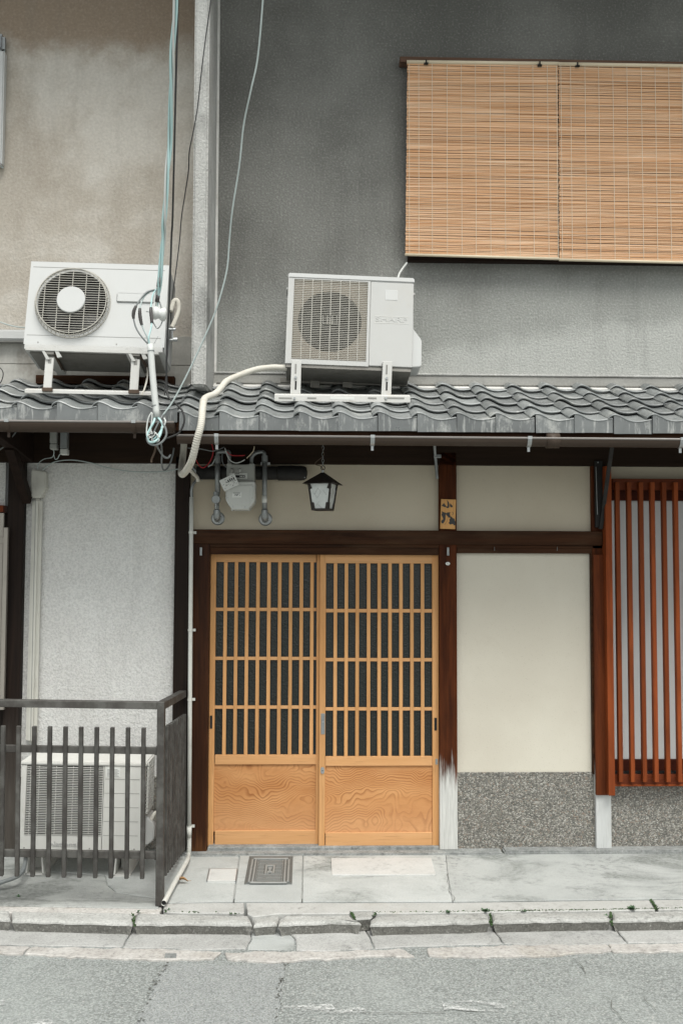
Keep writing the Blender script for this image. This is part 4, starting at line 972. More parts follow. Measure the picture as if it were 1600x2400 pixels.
# ------------------------------------------------------------------ pipes and ducts on the fronts
dp = empty('drain_pipe', P(443,2000,-.075), label='pale grey plastic pipe running down the door post and out over the pavement', cat='pipe')
Yp = -.078
build('pipe_run', MB().tube([P(449,1165,Yp), P(447,1400,Yp), P(445,1700,Yp), P(443,1965,Yp)], .0128, 14), m_pvc, dp, smooth_=True)
q_end = G(384,2117,.02)
build('pipe_run', MB().tube([P(443.5,1950,Yp), P(443.5,1985,Yp), P(442,2005,Yp-.02), G(437,2020,.03), G(410,2068,.025), q_end], .0132, 14, 6, caps=False), m_pvc, dp, smooth_=True)
build('pipe_mouth', MB().disc(q_end+Vector((0,.012,.001)), (0,-1,0), .0105, .004, 14), m_black, dp)
build('pipe_collar', MB().tube([P(443.6,1938,Yp), P(443.4,1962,Yp)], .0148, 14), m_pvc, dp, smooth_=True)
build('pipe_tail', MB().tube([P(450,1170,Yp), P(449,1150,Yp), P(453,1135,Yp+.005), P(461,1124,Yp+.02), P(462,1108,Yp+.03), P(449,1092,Yp+.03)], .0092, 12, 6), m_galv, dp, smooth_=True)
for py, px in ((1248,447.8),(1477,446),(1640,445),(1938,443.5)):
    c = P(px,py,Yp); build('pipe_clip', MB().tube([c+Vector((0,0,-.006)), c+Vector((0,0,.006))], .0145, 14).box(c.x+.012, c.x+.03, Yp+.016, Yp+.021, c.z-.008, c.z+.008), m_pvc, dp)
du = empty('pipe_duct', P(75,1760,-.05), label='long beige pipe duct with flared head on the roughcast wall', cat='duct')
f4 = lambda c, Y: [P(a*.30612, 960+b*.30612, Y) for a, b in c]
ft, fb_ = f4([(243,672),(320,672),(276,2560),(190,2560)], -.055), None
build('duct_body', MB().hexa(ft, [p+Vector((0,.055,0)) for p in ft]), m_duct, du, bevel=.020, seg=5)
hd = [P(a*.30612, 960+b*.30612, -.066) for a, b in ((243,455),(350,470),(353,610),(330,640),(326,675),(240,675),(236,560))]
build('duct_head', MB().prism(hd, (0,.066,0)), m_duct, du, bevel=.007, seg=3)
sm = f4([(272,680),(277,680),(238,2540),(233,2540)], -.0565); build('duct_seam', MB().hexa(sm, [p+Vector((0,.002,0)) for p in sm]), m_seam, du)
d2o = empty('wall_duct', P(30,797,-.04), label='white horizontal pipe duct running behind the round fan unit', cat='duct')
build('duct_body', MB().fb(-120, 771, 90, 797, -.07, -.003), m_white, d2o, bevel=.012, seg=3)
build('duct_band', MB().fb(-120, 797, 90, 800.5, -.06, -.003), m_seam, d2o)
build('bracket_cable', MB().tube([P(-20,745,-.02), P(10,758,-.03), P(40,766,-.05), P(70,768,-.06)], .004, 6, 5), m_palecab, d2o)
vd = empty('pipe_cover', P(2,390,-.05), label='white pipe cover with rounded grey top at the upper left edge', cat='duct')
build('cover_body', MB().fb(-24, 118, 8, 385, -.06, 0), m_white, vd, bevel=.008, seg=2); build('cover_cap', MB().fb(-26, 75, 10, 118, -.066, 0), m_galv, vd, bevel=.02, seg=4)
build('cover_cable', MB().tube([P(11,110,-.03), P(12,200,-.03), P(6,320,-.03), P(3,385,-.03), P(9,393,-.03)], .0035, 6, 4), m_palecab, vd)
# junction boxes under the left eave
for (a, b, c, e, lab) in ((117,1000,133,1053,'dark grey junction box, further of the pair under the left eave'), (141,1003,158,1065,'grey junction box with paler foot, nearer of the pair under the left eave')):
    jb = empty('junction_box', P((a+c)/2,e,-.3), label=lab, cat='junction box', group='junction boxes under the eave')
    build('box_body', MB().fb(a, b, c, e-14, -.32, -.27), m_meterd if a < 130 else m_galv, jb, bevel=.004); build('box_foot', MB().fb(a, e-13.6, c, e, -.322, -.268), m_meterd if a < 130 else m_meter, jb, bevel=.004)
def wire(name, pts, r, mat, label, cat='cable', res=6, group=None, n=6):
    return build(name, MB().tube([P(*p) for p in pts], r, n, res), mat, smooth_=True, label=label, cat=cat, group=group)
wire('wire', [(89,1100,-.09),(91,1086,-.12),(104,1076,-.2),(122,1072,-.26),(127,1063,-.29),(126,1052,-.3)], .0025, m_palecab, 'thin white wire from the duct head to the darker junction box', 'wire')
wire('wire', [(126,1064,-.29),(130,1076,-.28),(136,1074,-.29),(140,1066,-.3),(146,1063,-.3)], .0025, m_palecab, 'short white wire loop between the two junction boxes', 'wire')
wire('cable', [(100,1102,-.07),(112,1092,-.08),(131,1082,-.085),(168,1078,-.085),(214,1085,-.085),(260,1098,-.07),(321,1106,-.06),(383,1105,-.06),(419,1099,-.09)], .0034, m_palecab, 'thin pale cable drooping along the top of the roughcast wall')
wire('cable', [(-6,1058,-.3),(12,1045,-.4),(32,1020,-.5),(44,1004,-.6)], .004, m_greycab, 'grey cable curving under the left end of the gutter')
wire('cable', [(-4,858,-.1),(6,868,-.12),(8,880,-.12),(3,895,-.11),(-4,900,-.1)], .003, m_blk, 'small black cable loop at the left edge above the tiles')
# ------------------------------------------------------------------ overhead cables and service drop
sc_ = empty('service_cable', P(383,559,-.9), label='twisted aqua service cable dropping from above past the round fan unit', cat='cable')
main = [(412,-60,-1.5),(412,0,-1.45),(405,114,-1.35),(402,204,-1.25),(398,326,-1.1),(392,408,-1.05),(386,510,-.98),(383,560,-.92),(375,649,-.85),(370,692,-.8),(367,722,-.78)]
for k, (mt, ph, rr) in enumerate(((m_aqua,0,.0068),(m_pvcw,2.1,.0062),(m_aqua,4.2,.0056))):
    pts = smooth([P(*p) for p in main], 14); out = []
    for i, p in enumerate(pts):
        t = i*.11+ph; am = .0085*(1 if i < len(pts)-14 else max(0, (len(pts)-i)/14)); out.append(p+Vector((math.cos(t)*am, math.sin(t)*am, 0)))
    build('strand', MB().tube(out, rr, 6), mt, sc_, smooth_=True)
build('tape_wrap', MB().tube([P(374.5,650,-.85), P(371.5,672,-.825)], .0115, 10), m_greycab, sc_, smooth_=True)
build('tape_wrap', MB().tube([P(370.5,692,-.8), P(368,708,-.79)], .012, 10), m_tape, sc_, smooth_=True)
wire('cable', [(418,-60,-1.3),(417,0,-1.25),(411,250,-1.1),(405,500,-.95),(402,560,-.9),(397,703,-.85),(391.5,810,-.82),(391,903,-.8),(396,931,-.82),(414,948,-.83),(428,964,-.84),(432,988,-.85),(421,1013,-.85),(405,1022,-.85),(388,1028,-.85)], .0052, m_blk, 'straight black cable beside the aqua one, looping at the gutter end', res=8)
wire('cable', [(496,-60,-.53),(494,0,-.53),(482,90,-.53),(473,163,-.53),(463,253,-.53),(453,310,-.53),(444,355,-.5),(441,408,-.35),(426.5,502,-.3),(421.6,559,-.3),(414,624,-.32),(405,692,-.36),(399,760,-.4),(393,830,-.5),(389,880,-.6),(386,925,-.7)], .0034, m_blk, 'thin wavy black cable crossing the face of the wing wall')
wire('cable', [(618,-60,-1.5),(616,0,-1.45),(604,135,-1.35),(588,212,-1.3),(571,294,-1.22),(561,388,-1.15),(545,490,-1.08),(538,560,-1.02),(532,631,-.98),(514,703,-.95),(493,760,-.92),(446,863,-.88),(407,938,-.86),(382,973,-.86)], .0045, m_palecab, 'pale cable sweeping across the dark wall down to the white mast', res=8)
# white mast pipe
Ym = -.87
ms = empty('service_mast', P(368,976,Ym), label='short white conduit mast rising from the gutter in front of the roof', cat='conduit')
build('mast_pipe', MB().tube([P(352.5,807,Ym), P(359,890,Ym), P(368,978,Ym)], .0172, 16, 4), m_pvcw, ms, smooth_=True)
for a, b in ((354,823),(363.5,951)): build('mast_band', MB().tube([P(a,b-1.2,Ym), P(a+.3,b+1.2,Ym)], .0185, 16), m_greycab, ms)
ins = empty('insulator', P(371,750,-.8), label='white porcelain spool insulator hanging from the service cable', cat='insulator')
ax = Vector((1,.25,-.12)).normalized(); c0 = P(356,732,-.8); sp_ = MB()
pr = [(0,.020),(.006,.032),(.014,.036),(.026,.036),(.034,.030),(.042,.027),(.050,.034),(.062,.038),(.074,.035),(.078,.022)]
sp_.tube([c0+ax*a for a, r in pr], .01, 20, rfun=lambda t: pr[min(int(round(t*(len(pr)-1))), len(pr)-1)][1])
build('spool', sp_, m_porc, ins, smooth_=True)
build('hanger', MB().tube([P(343,730,-.82), P(352,733,-.82), P(358,752,-.81), P(366,767,-.8), P(371,769,-.8), P(378,760,-.79), P(382,745,-.78), P(380,728,-.78), P(374,706,-.79)], .0034, 6, 4), m_galv, ins)
def drop(pts, sl0, sl1, mat, label):
    e = empty('drop_wire', P(*pts[0]), label=label, cat='wire', group='taped drop wires above the mast')
    pp = smooth([P(*p) for p in pts], 8); build('wire_run', MB().tube(pp, .0044, 7), mat, e, smooth_=True)
    i0, i1 = int(len(pp)*sl0), int(len(pp)*sl1); build('tape_sleeve', MB().tube(pp[i0:i1], .0098, 9, rfun=lambda t: .0098*(.75+.25*math.sin(t*math.pi))+.0008*math.sin(t*40)), m_tape, e, smooth_=True)
drop([(366,681,-.82),(358,680,-.83),(343,686,-.85),(329,702,-.87),(317,722,-.88),(313,738,-.88),(315,755,-.88),(321,772,-.88),(333,790,-.88),(347,806,-.87)], .42, .62, m_greycab, 'outermost looping drop wire with a taped splice, left of the insulator')
drop([(364,683,-.82),(352,684,-.83),(338,696,-.85),(330,715,-.87),(328,732,-.88),(331,755,-.88),(337,772,-.88),(345,790,-.88),(349,806,-.87)], .44, .68, m_palecab, 'middle drop wire with a taped splice, between the other two')
drop([(366,678,-.82),(359,690,-.83),(355,710,-.84),(354,728,-.85),(356,752,-.86),(354,770,-.87),(349,790,-.88),(350,806,-.87)], .38, .62, m_aqua, 'short aqua drop wire taped in front of the insulator')
wire('wire', [(361,806,-.86),(371,788,-.86)], .0012, m_greycab, 'stiff wire end sticking out of the white mast', 'wire', res=0)
# tangle below the mast
ct = empty('cable_bundle', P(365,1045,-.9), label='tangle of aqua and grey cable ends looped below the white mast', cat='cable bundle')
Yb = -.89
tangle = [
 ([(364,977,Ym),(360,990,Yb),(352,1005,Yb),(346,1020,Yb),(349,1034,Yb),(360,1036,Yb-.01),(371,1028,Yb-.01),(378,1012,Yb),(380,1000,Yb)], .0062, m_aqua),
 ([(372,977,Ym),(380,990,Yb),(388,1003,Yb),(390,1020,Yb),(380,1036,Yb),(364,1043,Yb),(350,1039,Yb),(345,1028,Yb),(350,1020,Yb)], .0058, m_greycab),
 ([(356,966,-.89),(349,978,Yb),(345,995,Yb),(344,1015,Yb),(346,1026,Yb)], .0040, m_pvcw),
 ([(357,968,-.89),(356,985,Yb),(354,1005,Yb),(355,1015,Yb)], .0034, m_pvcw),
 ([(369,978,Ym),(376,985,Yb),(381,998,Yb),(376,1012,Yb),(368,1022,Yb),(360,1030,Yb)], .0052, m_aqua),
 ([(382,972,-.86),(372,990,-.88),(362,1010,-.88),(353,1024,-.88)], .0044, m_greycab),
 ([(362,1012,Yb-.01),(369,1020,Yb-.01),(373,1032,Yb-.01),(368,1036,Yb)], .0036, m_pvcw),
 ([(385,980,-.88),(388,988,-.89),(384,1000,-.89),(378,1006,-.89)], .0042, m_pvcw)]
for p_, r_, mt in tangle: build('cable', MB().tube([P(*q) for q in p_], r_, 7, 7), mt, ct, smooth_=True)
mb = MB()
for k in range(14):
    a, b = random.uniform(350,378), random.uniform(1008,1036); q = P(a, b, Yb-.012); dv = Vector((random.uniform(-1,1), -.3, random.uniform(-1,1))).normalized()
    mb.tube([q, q+dv*random.uniform(.008,.02)], .0028, 6)
build('wire_ends', mb, m_pvcw, ct)
wire('cable', [(368,1044,-.88),(374,1056,-.8),(384,1070,-.75),(394,1073,-.72),(400,1066,-.7)], .0055, m_greycab, 'dark grey cable hooking under the tangle')
wire('cable', [(378,1040,-.87),(380,1060,-.7),(379,1085,-.6),(383,1101,-.55),(392,1098,-.52),(402,1078,-.5),(408,1050,-.48)], .0048, m_greycab, 'grey cable hanging lowest in front of the roughcast wall top')
wire('strap', [(366,1046,-.8),(362,1062,-.78),(356,1076,-.76),(355,1084,-.76)], .006, m_rust, 'rusty strap end hanging below the tangle', 'strap')
# white wrapped hose from the square unit down past the gutter
hs_ = empty('drain_hose', P(440,1110,-.6), label='thick white wrapped hose curving over the tiles and hanging past the gutter', cat='hose')
hpts = [(672,862,-.42),(640,861,-.43),(600,866,-.45),(560,880,-.48),(532,893,-.52),(517,910,-.58),(504,923,-.63),(483,932,-.70),(477,942,-.77),(474.5,962,-.84),(471,996,-.89),(462,1030,-.89),(450,1078,-.82),(438,1101,-.70),(428,1112,-.60)]
hp = smooth([P(*p) for p in hpts], 42); nn = len(hp)
build('hose_run', MB().tube(hp, .018, 16, rfun=lambda t: .0165+.0022*min(t*1.6,1)+(.0013*math.sin(t*nn*2*math.pi/5) if t > .60 else .0005*math.sin(t*110))), m_hose, hs_, smooth_=True)
build('hose_run', MB().tube([P(*p) for p in ((428,1112,-.60),(425,1108,-.5),(427,1085,-.35),(430,1060,-.3),(432,1030,-.3))], .019, 14, 6), m_hose, hs_, smooth_=True)
build('hose_band', MB().tube([P(477.5,940,-.765), P(476.3,944,-.78)], .0205, 14), m_hose, hs_)
wire('duct_tail', [(440,1095,-.25),(452,1108,-.18),(462,1118,-.12),(464,1128,-.1)], .012, m_hose, 'beige hose tail behind the hanging white hose', 'hose')
# vinyl cable at the blind corner
wire('cable', [(932,652,-.35),(936,640,-.3),(944,628,-.2),(953,616,-.08)], .0065, m_pvcw, 'short white wrapped cable from the square unit to the window corner')
# ------------------------------------------------------------------ gas meter and pipes
mz = lambda zx, zy, Y: P(440+zx*.14031, 1020+zy*.14031, Y)
gm_ = empty('gas_meter', mz(875,1245,-.14), label='pale grey gas meter with hanging tag under the eave', cat='gas meter')
def mpoly(pts, Yf, Yb_): return MB().prism([mz(a, b, Yf) for a, b in pts], (0, Yb_-Yf, 0))
build('meter_top', mpoly([(650,470),(740,470),(745,490),(1015,490),(1020,470),(1112,470),(1112,775),(650,775)], -.20, -.06), m_meterd, gm_, bevel=.004, seg=2)
build('meter_body', mpoly([(640,775),(1122,775),(1122,1060),(1108,1120),(1060,1180),(1025,1215),(1020,1240),(735,1240),(715,1210),(670,1150),(640,1090),(632,1050)], -.235, -.06), m_meter, gm_, bevel=.006, seg=3)
build('face_plate', mpoly([(668,830),(940,830),(960,845),(985,830),(1085,830),(1095,870),(1090,1060),(1060,1120),(1010,1175),(740,1175),(690,1110),(662,1050)], -.238, -.23), m_meter, gm_, bevel=.002)
build('counter_panel', mpoly([(690,625),(998,625),(998,730),(690,730)], -.206, -.19), m_meter, gm_, bevel=.002)
build('counter_window', mpoly([(800,668),(955,668),(955,708),(800,708)], -.2075, -.2), m_black, gm_)
for a in (880,905,932): build('counter_digit', mpoly([(a-7,678),(a+7,678),(a+7,698),(a-7,698)], -.2085, -.207), m_paper, gm_)
build('label_plate', mpoly([(745,955),(900,955),(895,1040),(740,1040)], -.2395, -.237), m_paper, gm_)
tb = lettering('1728', .0105, 1.0, .0003); q = mz(805,1000,-.2398); tb.v = [Vector((v.x+q.x, q.y+v.y*.3, v.z+q.z)) for v in tb.v]; build('lettering', tb, m_ink, gm_)
for a0, a1, b in ((755,880,965),(835,850,990),(862,880,1000)): build('print_line', mpoly([(a0,b-4),(a1,b-4),(a1,b+5),(a0,b+5)], -.2403, -.2394), m_ink, gm_)
for a, b in ((758,1200),(955,1200),(645,1050),(1075,1050),(1085,860)): build('screw', MB().disc(mz(a,b,-.235), (0,-1,0), .0035, .004, 8), m_zinc, gm_)
for a in (738,1015): build('foot_lug', mpoly([(a-18,1235),(a+18,1235),(a+16,1255),(a-16,1255)], -.2, -.12), m_meter, gm_)
for a in (695,1065): build('inlet_collar', MB().tube([mz(a,475,-.13), mz(a,448,-.13)], .0075*1.35, 16), m_meterd, gm_, smooth_=False)
tg = build('hanging_tag', mpoly([(525,760),(775,640),(858,825),(612,940)], -.262, -.2605), m_paper, gm_)
for k in range(26):
    a, b = random.uniform(.08,.92), random.uniform(.1,.9); l_ = random.uniform(.04,.12)
    def tq(u, v): return (525+250*u+87*v, 760-120*u+180*v)
    c = [tq(a-l_/2,b-.02), tq(min(a+l_/2,.95),b-.02), tq(min(a+l_/2,.95),b+.02), tq(a-l_/2,b+.02)]
    if k < 4: c = [tq(.45+.12*k,.25), tq(.53+.12*k,.25), tq(.53+.12*k,.5), tq(.45+.12*k,.45)]
    build('print_mark', mpoly(c, -.2628, -.2621), m_seam if k > 8 else m_ink, gm_)
build('tag_wire', MB().tube([mz(775,650,-.255), mz(830,640,-.23), mz(860,640,-.215)], .0016, 6, 3), m_ink, gm_)
build('seal_knob', MB().tube([mz(735,620,-.2), mz(740,560,-.215)], .009, 10), m_meterd, gm_); build('seal_knob', MB().tube([mz(868,610,-.2), mz(872,560,-.215)], .006, 10), m_meter, gm_)
gp = empty('gas_pipe', mz(500,1390,-.05), label='left galvanised gas riser with round valve and wall flange', cat='pipe', group='gas pipes beside the meter')
build('riser', MB().tube([mz(500,950,-.10), mz(500,360,-.10)], .0162, 16), m_galv, gp, smooth_=True)
build('riser', MB().tube([mz(488,1250,-.10), mz(488,1130,-.10)], .014, 14), m_galv, gp, smooth_=True)
build('coupling', MB().tube([mz(502,470,-.10), mz(502,345,-.10)], .0195, 16), m_galv, gp); build('coupling', MB().tube([mz(482,1010,-.10), mz(482,945,-.10)], .0195, 8), m_galv, gp)
build('valve', MB().disc(mz(480,1075,-.085), (0,-1,0), .0265, .036, 28), m_galv, gp, bevel=.003)
build('valve_handle', MB().fb(440+455*.14031, 1020+1130*.14031, 440+482*.14031, 1020+1230*.14031, -.128, -.115), m_zinc, gp, bevel=.003)
build('elbow', MB().tube([mz(488,1250,-.10), mz(488,1340,-.10), mz(490,1385,-.075), mz(492,1395,-.03), mz(492,1395,0)], .0205, 16, 6), m_galv, gp, smooth_=True)
build('flange', MB().disc(mz(505,1390,-.004), (0,-1,0), .042, .006, 36, .035), m_zinc, gp)
build('elbow', MB().tube([mz(500,360,-.10), mz(505,300,-.10), mz(540,280,-.11), mz(640,275,-.13), mz(690,290,-.13), mz(697,360,-.13), mz(697,450,-.13)], .0125, 14, 6), m_galv, gp, smooth_=True)
gp = empty('gas_pipe', mz(1290,1400,-.05), label='right galvanised gas pipe with small label and wall flange', cat='pipe', group='gas pipes beside the meter')
build('riser', MB().tube([mz(1283,1280,-.10), mz(1283,360,-.10)], .0152, 16), m_galv, gp, smooth_=True)
build('coupling', MB().tube([mz(1284,440,-.10), mz(1284,345,-.10)], .0195, 16), m_galv, gp)
build('elbow', MB().tube([mz(1283,1250,-.10), mz(1283,1345,-.10), mz(1287,1395,-.075), mz(1290,1405,-.03), mz(1290,1405,0)], .0205, 16, 6), m_galv, gp, smooth_=True)
build('flange', MB().disc(mz(1297,1400,-.004), (0,-1,0), .042, .006, 36, .035), m_zinc, gp)
build('elbow', MB().tube([mz(1283,370,-.10), mz(1275,300,-.10), mz(1230,280,-.10), mz(1150,290,-.12), mz(1080,340,-.13), mz(1065,400,-.13), mz(1065,450,-.13)], .0125, 14, 6), m_galv, gp, smooth_=True)
build('pipe_label', MB().tube([mz(1281,1130,-.1005), mz(1281,1010,-.1005)], .0160, 16), m_paper, gp, smooth_=True)
build('clip', MB().box(mz(1215,470,-.1).x, mz(1375,470,-.1).x, -.09, -.085, mz(1300,495,-.1).z, mz(1300,450,-.1).z), m_zinc, gp)
wire('wire', [(492,1032,-.2),(499,1050,-.2),(498,1068,-.2),(490,1085,-.2),(478,1096,-.2),(468,1092,-.2),(460,1078,-.2)], .0032, m_redw, 'red wire looped left of the gas meter', 'wire')
wire('wire', [(532,1058,-.22),(541,1066,-.22),(556,1068,-.22),(574,1067,-.22)], .0032, m_redw, 'red wire above the gas meter', 'wire')
wire('wire', [(527,1050,-.24),(533,1068,-.24),(541,1080,-.24),(553,1085,-.24),(565,1082,-.24),(574,1077,-.24)], .0034, m_pvcw, 'white wire drooping across the top of the gas meter', 'wire')
wire('wire', [(504,1075,-.2),(498,1087,-.2),(488,1094,-.2)], .0030, m_palecab, 'pale wire joining the red loop', 'wire')
wire('wire', [(596,1046,-.24),(594,1056,-.24),(588,1064,-.24),(578,1074,-.24)], .0030, m_bam, 'cream wire end right of the red wire', 'wire')
wire('cable', [(440,1050,-.5),(470,1052,-.45),(500,1057,-.4),(525,1048,-.35)], .003, m_greycab, 'grey cable sagging under the gutter near the meter')
wire('wire', [(521,1062,-.18),(521,1080,-.18),(526,1091,-.18),(531,1095,-.18)], .003, m_greycab, 'grey wire between left riser and gas meter', 'wire')
bd = empty('black_sleeve', P(600,1125,-.06), label='black pipe sleeve with rounded end behind the gas meter', cat='pipe')
build('sleeve_body', MB().tube([P(462,1108,-.055), P(655,1109,-.055)], .041, 20), m_bmetal, bd, smooth_=True)
ptx = [P(650,1109,-.055), P(652,1109,-.055), P(705,1109,-.055), P(713,1109,-.055), P(718,1109,-.055), P(720,1109,-.055)]; rs = [.04,.0455,.0455,.043,.034,.01]
build('sleeve_end', MB().tube(ptx, .04, 22, rfun=lambda t: rs[int(round(t*5))]), m_bmetal, bd, smooth_=True)
build('screw', MB().disc(P(714,1119,-.1), (0,-1,0), .003, .002, 8), m_zinc, bd); build('screw', MB().disc(P(473.5,1126,-.09), (0,-1,0), .003, .002, 8), m_zinc, bd)
# grey conduit stub and black arm
cs = empty('conduit', P(1023,1122,-.08), label='grey conduit stub with clip hanging left of the nameplate post', cat='conduit')
build('conduit_run', MB().tube([P(1016,1000,-.25), P(1018,1050,-.12), P(1021,1085,-.075), P(1024,1122,-.07)], .009, 12, 5), m_galv, cs, smooth_=True)
build('clip', MB().fb(1016, 1065, 1034, 1073, -.1, -.095), m_zinc, cs, bevel=.002)
ar = empty('awning_arm', P(1408,1240,-.07), label='folded black metal awning arm left of the red lattice', cat='bracket')
build('arm', MB().bar(P(1433,1046,-.40), P(1413,1190,-.085), .022, .016), m_bmetal, ar); build('arm', MB().bar(P(1413,1190,-.085), P(1406,1240,-.07), .022, .02), m_bmetal, ar)
build('wall_plate', MB().fb(1394, 1080, 1412, 1236, -.062, -.04), m_bmetal, ar, bevel=.002)
build('rod', MB().tube([P(1395.5,1094,-.07), P(1399,1206,-.07)], .0028, 6), m_galv, ar)
for a, b in ((1400,1084),(1406,1237)): build('bolt', MB().disc(P(a,b,-.06), (0,-1,0), .0045, .004, 8), m_zinc, ar)
# ------------------------------------------------------------------ lantern
lc = P(756,1195,-.42); th_ = math.radians(-18)
lm = Matrix.Translation(lc) @ Matrix.Rotation(th_, 4, 'Z')
la = empty('lantern', lc, mat4=lm, label='black iron porch lantern with frosted panes hanging from a chain', cat='lantern')
def lpart(name, mb, mat, **k): return build(name, mb, mat, la, local=True, **k)
sb_, st_, H = .048, .066, .152
fr_ = MB()
for sx, sy2 in ((-1,-1),(1,-1),(1,1),(-1,1)): fr_.bar((sx*sb_, sy2*sb_, .004), (sx*st_, sy2*st_, H), .008, .008, (sx,sy2,0))
lpart('frame', fr_, m_iron)
lpart('base_plate', MB().box(-sb_-.004, sb_+.004, -sb_-.004, sb_+.004, -.004, .006), m_iron)
lpart('bulb', MB().tube([(0,0,.035),(0,0,.05),(0,0,.07),(0,0,.088),(0,0,.098)], .02, 14, rfun=lambda t: [.008,.022,.029,.022,.008][int(round(t*4))]), m_porc, smooth_=True)
for k in range(4):
    R4 = Matrix.Rotation(k*math.pi/2, 3, 'Z')
    def fc(x, z, o=0): s = sb_+(st_-sb_)*z/H; return R4 @ Vector((x, -s-o, z))
    i_ = .003
    pane = MB().prism([fc(-sb_+i_, .006, -.003), fc(sb_-i_, .006, -.003), fc(st_-i_, H, -.003), fc(-st_+i_, H, -.003)], R4 @ Vector((0,.002,0))); lpart('pane', pane, m_lampg)
    pm = MB()
    for s_ in (-1, 1):
        for tri in ([(.0455,.006),(.052,.04),(.033,.04),(.030,.006)][:0] or [(s_*.047,.006),(s_*.0525,.042),(s_*.036,.040),(s_*.030,.006)], [(s_*.0655,.151),(s_*.0615,.105),(s_*.056,.115),(s_*.044,.120),(s_*.056,.151)], [(s_*.052,.040),(s_*.0615,.11),(s_*.056,.107),(s_*.0475,.046)]):
            pm.prism([fc(x, z, .0005) for x, z in tri], R4 @ Vector((0,-.0015,0)))
    lpart('corner_plate', pm, m_iron)
    dm = MB()
    for (xa_, za_, xb_, zb2) in ((-.03,.085,-.01,.12),(-.01,.12,.006,.098),(.006,.098,-.014,.066),(-.014,.066,-.034,.092),(-.014,.03,.012,.006),(-.005,.045,-.024,.02),(.04,.08,.02,.11)): dm.bar(fc(xa_,za_,.0005), fc(xb_,zb2,.0005), .0009, .0006, R4 @ Vector((0,-1,0)))
    lpart('lead_line', dm, m_seam)
rr_ = .094; lpart('roof', MB().add([(-rr_,-rr_,H-.006),(rr_,-rr_,H-.006),(rr_,rr_,H-.006),(-rr_,rr_,H-.006),(-.008,-.008,H+.062),(.008,-.008,H+.062),(.008,.008,H+.062),(-.008,.008,H+.062)],
      [(3,2,1,0),(0,1,5,4),(1,2,6,5),(2,3,7,6),(3,0,4,7),(4,5,6,7)]), m_iron)
lpart('finial', MB().tube([(0,0,H+.06),(0,0,H+.075)], .007, 10), m_zinc)
def ring(c, r, t, ax='y', n=14, k=5, sq=1.0):
    pts = [(c[0]+(r*math.cos(2*math.pi*i/n) if ax == 'y' else 0), c[1]+(r*math.cos(2*math.pi*i/n) if ax == 'x' else 0), c[2]+r*sq*math.sin(2*math.pi*i/n)) for i in range(n+1)]
    return MB().tube(pts, t, k)
lpart('ring', ring((0,0,H+.089), .012, .0022), m_iron)
z_ = H+.112
for k in range(12): lpart('chain_link', ring((0,0,z_), .0065, .0014, 'y' if k % 2 else 'x', 10, 4, 1.75), m_galv); z_ += .0185
build('lamp_cord', MB().tube([(.004,0,H+.075),(-.012,0,H+.098),(-.045,.0,H+.11),(-.04,0,H+.125),(-.006,0,H+.15),(.007,0,H+.17),(-.004,0,H+.2),(.008,0,H+.24),(0,0,H+.30)], .0026, 6, 5), m_rust, la, local=True)
# ------------------------------------------------------------------ nameplate and small fittings
npz = lambda a, b, Y: P(1010+a*.05102, 1150+b*.05102, Y)
nm = empty('nameplate', npz(760,1760,-.05), label='wooden nameplate with black brush characters fixed to the post', cat='nameplate')
build('plate', MB().prism([npz(a, b, -.058) for a, b in ((460,385),(1140,410),(1097,1765),(410,1745))], (0,.012,0)), m_sign, nm, bevel=.0008)
strokes = [
 [(720,425),(770,480),(815,550),(828,650),(825,760),(790,795),(720,795),(675,765),(690,730),(745,720),(750,640),(740,540)],
 [(575,560),(620,620),(670,690),(690,720),(675,755),(610,755),(540,725),(465,690),(510,655),(550,600)],
 [(870,575),(910,625),(975,685),(985,740),(950,770),(890,755),(855,715),(850,640)],
 [(485,945),(560,980),(650,1010),(690,1040),(740,1000),(850,990),(890,1020),(850,1040),(855,1100),(880,1160),(830,1240),(775,1240),(770,1190),(720,1150),(690,1100),(660,1100),(655,1200),(650,1330),(610,1420),(550,1510),(490,1500),(450,1430),(470,1370),(550,1310),(530,1230),(480,1140),(465,1080),(500,1040)],
 [(870,1170),(940,1200),(1000,1270),(1070,1290),(1075,1350),(1105,1420),(1098,1590),(1020,1590),(1010,1530),(930,1540),(870,1560),(815,1510),(805,1440),(850,1420),(840,1370),(825,1330),(870,1290),(850,1220)],
 [(930,970),(990,980),(1020,1030),(1000,1090),(945,1140),(985,1080),(995,1030),(975,995)],
 [(770,1260),(740,1340),(690,1450),(600,1560),(560,1600),(640,1530),(710,1430),(755,1320)]]
for s_ in strokes: build('brush_stroke', MB().prism([npz(a, b, -.0588) for a, b in s_], (0,.0012,0)), m_ink, nm)
bq = P(1048.6,1321,-.0455); bd_ = empty('door_badge', bq, label='small white oval badge on the post beside the door', cat='badge')
build('badge_plate', MB().prism([bq+Vector((math.cos(t)*.0135, 0, math.sin(t)*.0100)) for t in [k*math.pi/12 for k in range(24)]], (0,-.003,0)), m_paper, bd_)
for a0, b0, a1, b1 in ((-.007,.003,.004,.004),(-.006,-.002,.006,-.001),(-.002,-.005,.005,-.004)): build('badge_mark', MB().box(bq.x+a0, bq.x+a1, bq.y-.0034, bq.y-.0028, bq.z+b0-.0008, bq.z+b0+.0008), m_meterd, bd_)
for px, lab in ((471,'small iron flag hook on the left door post'), (1049.5,'small iron flag hook on the right door post')):
    build('flag_hook', MB().fb(px-2.6, 1283, px+2.6, 1302, -.056, -.044), m_galv, bevel=.001, label=lab, cat='hook', group='flag hooks on the door posts')
